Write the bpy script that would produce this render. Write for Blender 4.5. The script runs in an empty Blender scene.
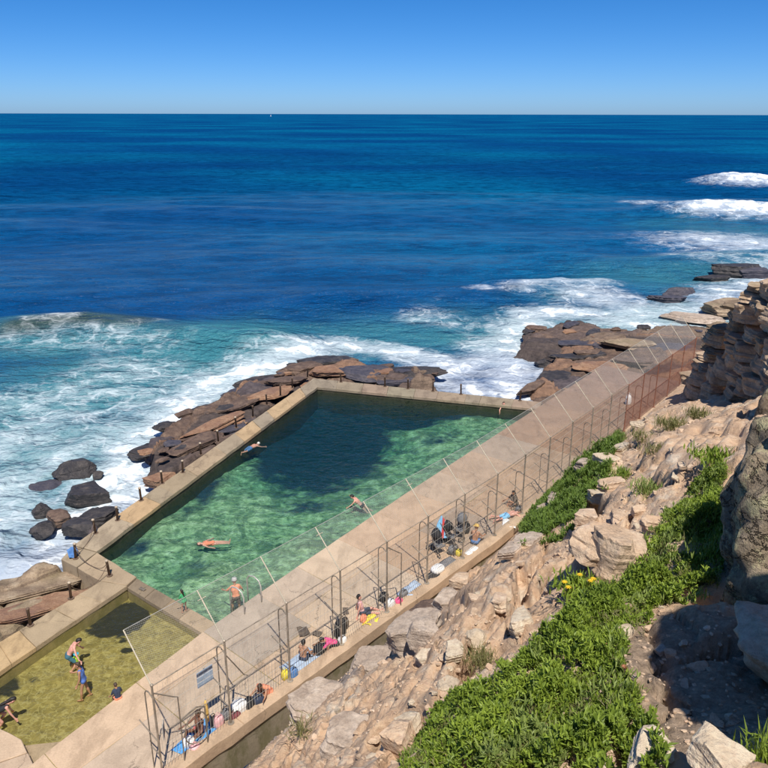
import bpy, bmesh, math, random
import numpy as np
from mathutils import Vector, Matrix

R = math.radians
random.seed(7)
rng = np.random.default_rng(11)
scene = bpy.context.scene
col = scene.collection

# ------------------------------------------------------------------ camera
K = 1.36                                   # survey units to metres (applied to everything at the end)
FOCAL, CAM_H = 760.0, 14.0
PITCH = math.atan(270 / FOCAL)
cam_data = bpy.data.cameras.new('camera')
cam = bpy.data.objects.new('camera', cam_data)
col.objects.link(cam)
cam.location = (0, 0, CAM_H * K)
cam.rotation_euler = (Matrix.Rotation(math.pi / 2 - PITCH, 3, 'X') @ Matrix.Rotation(R(0.13), 3, 'Z')).to_euler()
cam_data.sensor_width = 36
cam_data.lens = 36 * FOCAL / 768
cam_data.clip_start = 0.1
cam_data.clip_end = 120000
scene.camera = cam

# ------------------------------------------------------------------ sky and sun
SUN_ELEV = R(61)
SHADOW_DIR = Vector((-0.14, 1.0))          # where shadows fall, in plan
SHADOW_DIR.normalize()
world = bpy.data.worlds.new('World')
scene.world = world
world.use_nodes = True
wn, wl = world.node_tree.nodes, world.node_tree.links
bg = wn['Background']
skyt = wn.new('ShaderNodeTexSky')
skyt.sky_type = 'NISHITA'
skyt.sun_disc = False
skyt.sun_elevation = SUN_ELEV
skyt.sun_rotation = math.atan2(-SHADOW_DIR.x, -SHADOW_DIR.y)
skyt.altitude = 0
skyt.air_density = 0.5
skyt.dust_density = 0.5
skyt.ozone_density = 10.0
hsv = wn.new('ShaderNodeHueSaturation')
hsv.inputs['Saturation'].default_value = 1.2
hsv.inputs['Value'].default_value = 1.0
wl.new(skyt.outputs[0], hsv.inputs['Color'])
wl.new(hsv.outputs[0], bg.inputs['Color'])
bg.inputs['Strength'].default_value = 0.125
sun_data = bpy.data.lights.new('sun', 'SUN')
sun = bpy.data.objects.new('sun', sun_data)
col.objects.link(sun)
sun_data.energy = 5.0
sun_data.angle = R(0.53)
sun_data.color = (1.0, 0.95, 0.87)
ldir = Vector((SHADOW_DIR.x * math.cos(SUN_ELEV), SHADOW_DIR.y * math.cos(SUN_ELEV), -math.sin(SUN_ELEV)))
sun.rotation_euler = ldir.to_track_quat('-Z', 'Y').to_euler()
sun.location = (6, -20, 40)

scene.view_settings.view_transform = 'Standard'
scene.view_settings.look = 'None'
scene.view_settings.exposure = 0.12
scene.view_settings.gamma = 1.0
scene.view_settings.use_curve_mapping = False
scene.render.engine = 'CYCLES'
scene.cycles.transparent_max_bounces = 24
scene.cycles.max_bounces = 8

# ------------------------------------------------------------------ surveying helpers
CP, SP = math.cos(PITCH), math.sin(PITCH)
def ray(px, py):
    xc, yc = (px - 384) / FOCAL, (384 - py) / FOCAL
    return np.array([xc, CP + yc * SP, -SP + yc * CP])
def gp(px, py, z=0.0):
    """point of the level z seen at a place of the photograph (metres)"""
    d = ray(px, py)
    t = (z - CAM_H) / d[2]
    return np.array([d[0] * t, d[1] * t, z])
def dp(px, py, depth):
    return ray(px, py) * depth + np.array([0, 0, CAM_H])
def P2(lst, z=0.0):
    return [tuple(gp(a, b, z)[:2]) for a, b in lst]

# ------------------------------------------------------------------ noise
def _hash(ix, iy, iz, seed):
    h = (ix.astype(np.int64) * 374761393 + iy.astype(np.int64) * 668265263 + iz.astype(np.int64) * 2147483647 + seed * 974634777) & 0xFFFFFFFF
    h = ((h ^ (h >> 13)) * 1274126177) & 0xFFFFFFFF
    h = h ^ (h >> 16)
    return (h & 0xFFFF) / 32767.5 - 1.0
def noise(p, seed=0):
    f = np.floor(p)
    t = p - f
    t = t * t * t * (t * (t * 6 - 15) + 10)
    ix, iy, iz = f[:, 0], f[:, 1], f[:, 2]
    out = 0
    for a in (0, 1):
        wx = t[:, 0] if a else 1 - t[:, 0]
        for b in (0, 1):
            wy = t[:, 1] if b else 1 - t[:, 1]
            for c in (0, 1):
                wz = t[:, 2] if c else 1 - t[:, 2]
                out = out + wx * wy * wz * _hash(ix + a, iy + b, iz + c, seed)
    return out
def fbm(p, octaves=4, seed=0, gain=0.5):
    p = np.asarray(p, float)
    out, amp, tot = 0, 1.0, 0
    for i in range(octaves):
        out = out + amp * noise(p * (2.03 ** i) + 17.3 * i, seed + i)
        tot += amp
        amp *= gain
    return out / tot
def xy0(x, y, s=1.0, z=0.0):
    x = np.atleast_1d(x).astype(float); y = np.atleast_1d(y).astype(float)
    return np.stack([x * s, y * s, np.full_like(x, z)], 1)
def sstep(a, b, x):
    t = np.clip((x - a) / (b - a), 0, 1)
    return t * t * (3 - 2 * t)
def seg_dist(x, y, pts):
    d = np.full(np.shape(x), 1e9)
    for (ax, ay), (bx, by) in zip(pts[:-1], pts[1:]):
        vx, vy = bx - ax, by - ay
        t = np.clip(((x - ax) * vx + (y - ay) * vy) / (vx * vx + vy * vy + 1e-9), 0, 1)
        d = np.minimum(d, np.hypot(x - ax - t * vx, y - ay - t * vy))
    return d
def in_poly(x, y, poly):
    x = np.asarray(x); y = np.asarray(y)
    c = np.zeros(np.shape(x), bool)
    n = len(poly)
    for i in range(n):
        (x1, y1), (x2, y2) = poly[i], poly[(i + 1) % n]
        m = ((y1 > y) != (y2 > y)) & (x < (x2 - x1) * (y - y1) / (y2 - y1 + 1e-12) + x1)
        c ^= m
    return c
def sdist(x, y, poly):
    d = seg_dist(x, y, list(poly) + [poly[0]])
    return np.where(in_poly(x, y, poly), d, -d)

# ------------------------------------------------------------------ object helpers
def link(name, me, mat=None, parent=None):
    o = bpy.data.objects.new(name, me)
    col.objects.link(o)
    if mat is not None and me is not None and len(me.materials) == 0:
        me.materials.append(mat)
    if parent is not None:
        o.parent = parent
    return o
def tag(o, label=None, cat=None, group=None, kind=None):
    if label: o['label'] = label
    if cat: o['category'] = cat
    if group: o['group'] = group
    if kind: o['kind'] = kind
    return o
def empty(name, loc=(0, 0, 0), rz=0.0):
    o = bpy.data.objects.new(name, None)
    col.objects.link(o)
    o.location = loc
    o.rotation_euler = (0, 0, rz)
    o.empty_display_size = 0.2
    return o
def mesh_np(name, verts, faces, smooth=True):
    me = bpy.data.meshes.new(name)
    verts = np.asarray(verts, np.float32)
    me.vertices.add(len(verts))
    me.vertices.foreach_set('co', verts.ravel())
    if isinstance(faces, np.ndarray):
        k = faces.shape[1]
        n = len(faces)
        me.loops.add(n * k)
        me.loops.foreach_set('vertex_index', faces.astype(np.int32).ravel())
        me.polygons.add(n)
        me.polygons.foreach_set('loop_start', np.arange(0, n * k, k, dtype=np.int32))
        me.polygons.foreach_set('loop_total', np.full(n, k, np.int32))
        me.update(calc_edges=True)
    else:
        me = bpy.data.meshes.new(name)
        me.from_pydata([tuple(v) for v in verts], [], faces)
    me.polygons.foreach_set('use_smooth', np.full(len(me.polygons), smooth, bool))
    me.update()
    return me
def attr(me, name, vals):
    a = me.attributes.new(name, 'FLOAT', 'POINT')
    a.data.foreach_set('value', np.asarray(vals, np.float32))
def grid_faces(nr, nc):
    i = np.arange(nr * nc).reshape(nr, nc)
    return np.stack([i[:-1, :-1].ravel(), i[:-1, 1:].ravel(), i[1:, 1:].ravel(), i[1:, :-1].ravel()], 1)

class MB:
    """collects boxes, tubes, prisms and lathes into one mesh"""
    def __init__(s):
        s.v, s.f = [], []
    def add(s, v, f):
        o = len(s.v)
        s.v += [tuple(map(float, q)) for q in v]
        s.f += [tuple(i + o for i in q) for q in f]
        return s
    def tube(s, pts, r, n=6, caps=True, r2=None):
        pts = [Vector(p) for p in pts]
        N = len(pts)
        rings = []
        up = Vector((0, 0, 1))
        prev = None
        for i, p in enumerate(pts):
            a = pts[max(i - 1, 0)]; b = pts[min(i + 1, N - 1)]
            t = (b - a)
            t = t.normalized() if t.length > 1e-9 else Vector((0, 0, 1))
            ref = prev if prev is not None else (Vector((1, 0, 0)) if abs(t.z) > .9 else up)
            x = ref - t * ref.dot(t)
            if x.length < 1e-6:
                x = Vector((1, 0, 0)) - t * t.x
            x.normalize(); prev = x
            y = t.cross(x)
            rr = r if r2 is None else r + (r2 - r) * i / (N - 1)
            rings.append([p + (x * math.cos(2 * math.pi * k / n) + y * math.sin(2 * math.pi * k / n)) * rr for k in range(n)])
        v = [q for ring in rings for q in ring]
        f = [(i * n + k, i * n + (k + 1) % n, (i + 1) * n + (k + 1) % n, (i + 1) * n + k) for i in range(N - 1) for k in range(n)]
        if caps:
            f += [tuple(range(n))[::-1], tuple((N - 1) * n + k for k in range(n))]
        return s.add(v, f)
    def box(s, c, size, rz=0.0, bev=0.0):
        cx, cy, cz = c; a, b, h = size[0] / 2, size[1] / 2, size[2] / 2
        m = Matrix.Rotation(rz, 3, 'Z')
        if bev <= 0:
            v = [(x, y, z) for z in (-h, h) for x, y in ((-a, -b), (a, -b), (a, b), (-a, b))]
            f = [(3, 2, 1, 0), (4, 5, 6, 7), (0, 1, 5, 4), (1, 2, 6, 5), (2, 3, 7, 6), (3, 0, 4, 7)]
        else:
            e = bev
            v = []
            for z, i in ((-h, e), (-h + e, 0), (h - e, 0), (h, e)):
                v += [(x, y, z) for x, y in ((-a + i, -b + i), (a - i, -b + i), (a - i, b - i), (-a + i, b - i))]
            f = [(3, 2, 1, 0), (12, 13, 14, 15)]
            for l in range(3):
                for k in range(4):
                    f.append((l * 4 + k, l * 4 + (k + 1) % 4, l * 4 + 4 + (k + 1) % 4, l * 4 + 4 + k))
        return s.add([m @ Vector(q) + Vector((cx, cy, cz)) for q in v], f)
    def prism(s, poly, z0, z1, cham=0.0, step=None, jit=0.0, seed=0):
        rd = random.Random(seed)
        A = sum(poly[i][0] * poly[(i + 1) % len(poly)][1] - poly[(i + 1) % len(poly)][0] * poly[i][1] for i in range(len(poly)))
        poly = list(poly) if A > 0 else list(poly)[::-1]
        if step:
            q = []
            for i in range(len(poly)):
                a, b = Vector(poly[i]), Vector(poly[(i + 1) % len(poly)])
                k = max(1, int((b - a).length / step))
                for j in range(k):
                    p = a.lerp(b, j / k)
                    if j:
                        p += Vector((rd.uniform(-jit, jit), rd.uniform(-jit, jit)))
                    q.append((p.x, p.y))
            poly = q
        n = len(poly)
        cx = sum(p[0] for p in poly) / n; cy = sum(p[1] for p in poly) / n
        def shrink(c):
            out = []
            for i in range(n):
                a, p, b = Vector(poly[i - 1]), Vector(poly[i]), Vector(poly[(i + 1) % n])
                t = (b - a)
                if t.length < 1e-6:
                    out.append(poly[i]); continue
                t.normalize()
                nrm = Vector((-t.y, t.x))
                q = p + nrm * c
                out.append((q.x, q.y))
            return out
        if cham > 0:
            inn = shrink(cham)
            v = [(p[0], p[1], z0) for p in poly] + [(p[0], p[1], z1 - cham) for p in poly] + [(p[0], p[1], z1) for p in inn]
            L = 3
        else:
            v = [(p[0], p[1], z0) for p in poly] + [(p[0], p[1], z1) for p in poly]
            L = 2
        f = [tuple(range(n))[::-1], tuple((L - 1) * n + k for k in range(n))]
        for l in range(L - 1):
            f += [(l * n + k, l * n + (k + 1) % n, (l + 1) * n + (k + 1) % n, (l + 1) * n + k) for k in range(n)]
        return s.add(v, f)
    def lathe(s, prof, c=(0, 0, 0), n=12):
        v, f = [], []
        for r, z in prof:
            v += [(c[0] + r * math.cos(2 * math.pi * k / n), c[1] + r * math.sin(2 * math.pi * k / n), c[2] + z) for k in range(n)]
        m = len(prof)
        f = [(i * n + k, i * n + (k + 1) % n, (i + 1) * n + (k + 1) % n, (i + 1) * n + k) for i in range(m - 1) for k in range(n)]
        f += [tuple(range(n))[::-1], tuple((m - 1) * n + k for k in range(n))]
        return s.add(v, f)
    def mesh(s, name, smooth=False):
        me = bpy.data.meshes.new(name)
        me.from_pydata(s.v, [], s.f)
        me.polygons.foreach_set('use_smooth', [smooth] * len(me.polygons))
        me.update()
        return me
    def build(s, name, mat, parent=None, smooth=False):
        return link(name, s.mesh(name, smooth), mat, parent)

# ------------------------------------------------------------------ material helpers
class NT:
    def __init__(s, name):
        s.m = bpy.data.materials.new(name)
        s.m.use_nodes = True
        s.t = s.m.node_tree
        s.n, s.l = s.t.nodes, s.t.links
        s.b = s.n['Principled BSDF']
        s.out = s.n['Material Output']
    def put(s, sock, v):
        if v is None: return
        if isinstance(v, (int, float)):
            sock.default_value = v if sock.type != 'RGBA' else (v, v, v, 1)
        elif isinstance(v, (tuple, list)):
            sock.default_value = tuple(v) + ((1,) if len(v) == 3 and sock.type == 'RGBA' else ())
        else:
            s.l.new(v, sock)
    def node(s, typ, ins=None, **kw):
        n = s.n.new(typ)
        for k, v in kw.items(): setattr(n, k, v)
        for k, v in (ins or {}).items(): s.put(n.inputs[k], v)
        return n
    def pos(s, scale=(1, 1, 1), obj=False):
        if obj:
            g = s.node('ShaderNodeTexCoord').outputs['Object']
        else:
            g = s.node('ShaderNodeNewGeometry').outputs['Position']
        return s.node('ShaderNodeVectorMath', {0: g, 1: tuple(q / K for q in scale)}, operation='MULTIPLY').outputs[0]
    def nz(s, vec, scale, detail=5, rough=0.55, dist=0.0):
        return s.node('ShaderNodeTexNoise', {'Vector': vec, 'Scale': scale, 'Detail': detail, 'Roughness': rough, 'Distortion': dist}).outputs[0]
    def vor(s, vec, scale, feature='DISTANCE_TO_EDGE', out=0, rnd=1.0):
        return s.node('ShaderNodeTexVoronoi', {'Vector': vec, 'Scale': scale, 'Randomness': rnd}, feature=feature).outputs[out]
    def ramp(s, fac, stops, interp='LINEAR'):
        r = s.node('ShaderNodeValToRGB', {0: fac})
        r.color_ramp.interpolation = interp
        e = r.color_ramp.elements
        while len(e) < len(stops): e.new(0.5)
        for el, (p, c) in zip(e, stops):
            el.position = p
            el.color = (c, c, c, 1) if isinstance(c, (int, float)) else tuple(c) + (1,)
        return r.outputs[0]
    def mix(s, fac, a, b, mode='MIX'):
        m = s.node('ShaderNodeMix', data_type='RGBA', blend_type=mode)
        s.put(m.inputs[0], fac); s.put(m.inputs[6], a); s.put(m.inputs[7], b)
        return m.outputs[2]
    def math(s, op, a, b=None, clamp=False):
        m = s.node('ShaderNodeMath', operation=op, use_clamp=clamp)
        s.put(m.inputs[0], a)
        if b is not None: s.put(m.inputs[1], b)
        return m.outputs[0]
    def smooth(s, x, lo, hi):
        return s.node('ShaderNodeMapRange', {0: x, 1: lo, 2: hi, 3: 0.0, 4: 1.0}, interpolation_type='SMOOTHSTEP').outputs[0]
    def attr(s, name):
        return s.node('ShaderNodeAttribute', attribute_name=name).outputs['Fac']
    def bump(s, h, strength=0.5, dist=0.05, normal=None):
        b = s.node('ShaderNodeBump', {'Height': h, 'Strength': strength, 'Distance': dist * K})
        if normal is not None: s.l.new(normal, b.inputs['Normal'])
        return b.outputs[0]
    def done(s, color=None, rough=0.8, normal=None, metal=None, spec=None, **kw):
        s.put(s.b.inputs['Base Color'], color)
        s.put(s.b.inputs['Roughness'], rough)
        if normal is not None: s.l.new(normal, s.b.inputs['Normal'])
        if metal is not None: s.put(s.b.inputs['Metallic'], metal)
        if spec is not None: s.put(s.b.inputs['Specular IOR Level'], spec)
        for k, v in kw.items(): s.put(s.b.inputs[k], v)
        return s.m
M = {}
def plain(name, c, rough=0.7, metal=0.0, var=0.18, scale=9.0, bump=0.15):
    t = NT(name)
    p = t.pos()
    n = t.nz(p, scale, 4)
    d = tuple(x * (1 - var) for x in c); h = tuple(min(1, x * (1 + var)) for x in c)
    t.done(t.ramp(n, [(0.3, d), (0.7, h)]), rough, t.bump(t.nz(p, scale * 4, 3), bump, 0.01), metal)
    M[name] = t.m
    return t.m

# ------------------------------------------------------------------ materials
def mat_ocean(far=False):
    t = NT('open_sea_water' if far else 'ocean_water')
    g = t.pos()
    # water colour: deep blue with broad greener streaks, turquoise over the shallows
    big = t.nz(t.pos((0.007, 0.009, 0)), 1.0, 3, 0.5)
    mid = t.nz(t.pos((0.03, 0.05, 0)), 1.0, 4, 0.65)
    deep = t.mix(t.smooth(big, 0.38, 0.66), (0.002, 0.060, 0.195), (0.002, 0.128, 0.275))
    deep = t.mix(t.math('MULTIPLY', t.smooth(mid, 0.5, 0.75), 0.4), deep, (0.001, 0.030, 0.120))
    r2 = t.nz(t.pos((0.32, 0.55, 1)), 1.0, 4, 0.68)
    deep = t.mix(t.math('MULTIPLY', t.smooth(r2, 0.40, 0.66), 0.6), deep, (0.001, 0.024, 0.088))  # darker wave facets painted into the water colour along the ripple noise
    colr, rough = deep, 0.17
    r3 = t.nz(t.pos((0.03, 0.07, 1)), 1.0, 4, 0.65)
    if far:
        r4 = t.nz(t.pos((0.004, 0.016, 1)), 1.0, 4, 0.65)
        h = t.math('ADD', t.math('MULTIPLY', r2, 0.8), t.math('ADD', t.math('MULTIPLY', r3, 2.4), t.math('MULTIPLY', r4, 6.0)))
    else:
        foam_a, shal_a = t.attr('foam'), t.attr('shallow')
        n2 = t.nz(t.pos((0.16, 0.22, 0)), 1.0, 3, 0.55)
        shal_n = t.math('ADD', shal_a, t.math('MULTIPLY', t.math('SUBTRACT', n2, 0.5), 0.55))
        sea = t.mix(t.smooth(shal_n, 0.15, 0.95), deep, (0.045, 0.195, 0.235))
        sea = t.mix(t.smooth(t.attr('weed'), 0.2, 1.0), sea, (0.045, 0.075, 0.065))
        # foam: dense wash, thin veil and lace
        wob = t.node('ShaderNodeTexNoise', {'Vector': t.pos((0.35, 0.35, 0.35)), 'Scale': 1.0, 'Detail': 3, 'Roughness': 0.6}).outputs['Color']
        wv = t.node('ShaderNodeVectorMath', {0: g, 1: t.node('ShaderNodeVectorMath', {0: wob, 1: (3.2, 3.2, 0)}, operation='MULTIPLY').outputs[0]}, operation='ADD').outputs[0]
        n1 = t.nz(wv, 0.55, 7, 0.68, 0.0)
        fa = t.math('ADD', foam_a, t.math('MULTIPLY', t.math('SUBTRACT', n2, 0.5), 0.5))
        l1 = t.math('SUBTRACT', 1.0, t.smooth(t.vor(wv, 0.55), 0.0, 0.15))
        l2 = t.math('SUBTRACT', 1.0, t.smooth(t.vor(wv, 1.7), 0.0, 0.13))
        lace = t.math('MAXIMUM', l1, t.math('MULTIPLY', l2, 0.75))
        lace = t.math('MULTIPLY', lace, t.smooth(n1, 0.36, 0.58))
        lace = t.math('MULTIPLY', lace, t.smooth(fa, 0.16, 0.55))
        c1 = t.math('SUBTRACT', n1, 0.5)
        dense = t.smooth(t.math('ADD', fa, t.math('MULTIPLY', c1, 2.3)), 0.72, 1.38)
        thin = t.math('MULTIPLY', t.smooth(t.math('ADD', fa, t.math('MULTIPLY', c1, 1.5)), 0.2, 1.15), 0.5)
        foam = t.math('MAXIMUM', t.math('MAXIMUM', dense, t.math('MULTIPLY', lace, 0.55)), thin, True)
        colr = t.mix(foam, sea, (0.82, 0.86, 0.88))
        rough = t.node('ShaderNodeMapRange', {0: foam, 1: 0.0, 2: 0.6, 3: 0.16, 4: 0.75}).outputs[0]
        r1 = t.nz(t.pos((1.0, 1.6, 1)), 1.3, 4, 0.62)
        h = t.math('ADD', t.math('MULTIPLY', r2, 1.15), t.math('MULTIPLY', r1, 0.19))
        h = t.math('ADD', h, t.math('MULTIPLY', r3, 2.6))
    st_ = 1.0 if far else t.math('SUBTRACT', 1.0, t.math('MULTIPLY', foam, 0.80))
    cd = t.node('ShaderNodeVectorMath', {0: g}, operation='LENGTH').outputs['Value']
    sp = 0.0 if far else t.node('ShaderNodeMapRange', {0: cd, 1: 40.0, 2: 170.0, 3: 0.16, 4: 0.0}, interpolation_type='SMOOTHSTEP').outputs[0]
    t.done(colr, rough, t.bump(h, st_, 1.5), spec=sp)
    t.b.inputs['IOR'].default_value = 1.33
    return t.m
M['ocean'] = mat_ocean()
M['open_sea'] = mat_ocean(True)

def mat_pool_water(name, sigma, density, ripple=1.0, veil=(0.02, 0.10, 0.09), veil_amt=0.05):
    t = NT(name)
    t.n.remove(t.b)
    p = t.pos()
    h = t.math('ADD', t.nz(t.pos((1, 1.3, 1)), 1.6, 4, 0.6), t.math('MULTIPLY', t.nz(p, 5.5, 3), 0.25))
    nrm = t.bump(h, 0.8 * ripple, 0.2)
    fr = t.node('ShaderNodeFresnel', {'IOR': 1.33, 'Normal': nrm}).outputs[0]
    tr = t.node('ShaderNodeBsdfTransparent', {'Color': (0.97, 0.98, 0.98)})
    gl = t.node('ShaderNodeBsdfGlossy', {'Color': (1, 1, 1), 'Roughness': 0.06, 'Normal': nrm})
    df = t.node('ShaderNodeBsdfDiffuse', {'Color': veil})
    body = t.node('ShaderNodeMixShader', {0: veil_amt, 1: tr.outputs[0], 2: df.outputs[0]})
    mx = t.node('ShaderNodeMixShader', {0: fr, 1: body.outputs[0], 2: gl.outputs[0]})
    t.l.new(mx.outputs[0], t.out.inputs['Surface'])
    va = t.node('ShaderNodeVolumeAbsorption', {'Color': sigma, 'Density': density / K})
    t.l.new(va.outputs[0], t.out.inputs['Volume'])
    return t.m
M['pool_water'] = mat_pool_water('pool_water', (0.42, 0.79, 0.74), 0.85)
M['wading_water'] = mat_pool_water('wading_water', (0.72, 0.82, 0.36), 0.6, 0.7, (0.20, 0.16, 0.05), 0.05)

def mat_pool_floor():
    t = NT('pool_floor_rock')
    p = t.pos()
    a = t.attr('weed')
    warp = t.nz(p, 0.9, 5, 0.6, 0.6)
    fine = t.nz(p, 3.2, 6, 0.65)
    cell = t.vor(p, 1.1, 'F1')
    pale = t.ramp(fine, [(0.3, (0.13, 0.21, 0.10)), (0.52, (0.46, 0.54, 0.30)), (0.72, (0.76, 0.80, 0.55))])
    pale = t.mix(t.math('MULTIPLY', t.smooth(t.nz(p, 1.7, 7, 0.72, 1.2), 0.46, 0.60), 0.65), pale, (0.10, 0.175, 0.09))
    lump = t.nz(p, 0.6, 7, 0.72, 1.4)
    pale = t.mix(t.math('MULTIPLY', t.smooth(lump, 0.49, 0.57), 0.55), pale, (0.055, 0.11, 0.065))
    weed = t.ramp(fine, [(0.3, (0.009, 0.022, 0.042)), (0.75, (0.030, 0.062, 0.100))])
    m = t.smooth(t.math('ADD', a, t.math('MULTIPLY', t.math('SUBTRACT', warp, 0.5), 1.6)), 0.26, 0.80)
    h = t.math('ADD', fine, cell)
    return t.done(t.mix(m, pale, weed), 0.9, t.bump(h, 0.8, 0.25))
M['pool_floor'] = mat_pool_floor()

def mat_wading_floor():
    t = NT('wading_floor')
    p = t.pos()
    a = t.attr('weed')
    fine = t.nz(p, 4.0, 6, 0.65, 0.5)
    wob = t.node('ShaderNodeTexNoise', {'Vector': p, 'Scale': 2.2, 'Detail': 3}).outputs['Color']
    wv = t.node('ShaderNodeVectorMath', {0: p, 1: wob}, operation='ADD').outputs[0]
    painted_caustics = t.math('SUBTRACT', 1.0, t.smooth(t.vor(wv, 3.6), 0.0, 0.10))  # sunlight caustic network, painted into the floor colour as pale lines
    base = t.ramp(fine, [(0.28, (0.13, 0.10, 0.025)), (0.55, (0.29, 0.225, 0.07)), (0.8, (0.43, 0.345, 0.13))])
    base = t.mix(t.math('MULTIPLY', painted_caustics, 0.38), base, (0.55, 0.47, 0.22))
    weed = t.ramp(fine, [(0.3, (0.006, 0.008, 0.006)), (0.75, (0.024, 0.026, 0.014))])
    warp = t.nz(p, 1.6, 5, 0.6, 0.6)
    m = t.smooth(t.math('ADD', a, t.math('MULTIPLY', t.math('SUBTRACT', warp, 0.5), 1.1)), 0.45, 0.62)
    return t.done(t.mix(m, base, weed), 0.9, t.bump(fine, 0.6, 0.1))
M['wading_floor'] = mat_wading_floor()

def mat_concrete(name, base, dark, stain=(0.12, 0.085, 0.055), moss=None):
    t = NT(name)
    p = t.pos()
    fine = t.nz(p, 22, 6, 0.7)
    mid = t.nz(p, 1.3, 6, 0.62, 0.5)
    big = t.nz(p, 0.35, 4, 0.6)
    streak = t.nz(t.pos((1.4, 0.5, 2)), 1.5, 5, 0.65, 0.3)
    c = t.ramp(mid, [(0.28, dark), (0.52, base), (0.78, tuple(min(1, x * 1.18) for x in base))])
    c = t.mix(t.math('MULTIPLY', t.smooth(streak, 0.48, 0.66), 0.8), c, stain)
    c = t.mix(t.math('MULTIPLY', t.smooth(big, 0.46, 0.62), 0.5), c, tuple(x * 0.62 for x in base))
    sp = t.vor(p, 34, 'F1')
    c = t.mix(t.math('MULTIPLY', t.math('SUBTRACT', 1.0, t.smooth(sp, 0.08, 0.3)), 0.35), c, tuple(x * 0.45 for x in base))
    c = t.mix(0.45, c, t.ramp(fine, [(0.25, tuple(x * 0.6 for x in base)), (0.75, tuple(min(1, x * 1.25) for x in base))]))
    cw = t.node('ShaderNodeVectorMath', {0: p, 1: t.node('ShaderNodeTexNoise', {'Vector': p, 'Scale': 1.1, 'Detail': 6, 'Roughness': 0.7}).outputs['Color']}, operation='ADD').outputs[0]
    ck = t.math('MULTIPLY', t.math('SUBTRACT', 1.0, t.smooth(t.vor(cw, 0.45), 0.0, 0.008)), t.smooth(big, 0.44, 0.52))
    c = t.mix(t.math('MULTIPLY', ck, 0.75), c, tuple(x * 0.25 for x in base))
    if moss:
        mz = t.nz(t.pos((1, 1, 0.5)), 2.2, 6, 0.7)
        c = t.mix(t.math('MULTIPLY', t.smooth(mz, 0.4, 0.62), 0.8), c, moss)
    oi = t.node('ShaderNodeObjectInfo').outputs['Color']
    c = t.mix(1.0, c, oi, 'MULTIPLY')
    h = t.math('ADD', fine, t.math('MULTIPLY', mid, 2.0))
    return t.done(c, 0.88, t.bump(h, 0.45, 0.02))
M['deck'] = mat_concrete('deck_concrete', (0.55, 0.42, 0.295), (0.35, 0.26, 0.18), (0.27, 0.195, 0.13))
M['wall'] = mat_concrete('wall_concrete', (0.42, 0.33, 0.22), (0.26, 0.20, 0.13))
M['wall_side'] = mat_concrete('weedy_wall_concrete', (0.060, 0.056, 0.034), (0.024, 0.024, 0.015), (0.02, 0.02, 0.012), moss=(0.028, 0.034, 0.012))
M['wading_wall'] = mat_concrete('algae_wall_concrete', (0.34, 0.275, 0.13), (0.20, 0.16, 0.07), (0.15, 0.13, 0.05), moss=(0.20, 0.175, 0.06))
M['retaining'] = mat_concrete('retaining_concrete', (0.27, 0.225, 0.155), (0.14, 0.12, 0.085), moss=(0.115, 0.105, 0.045))

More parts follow.
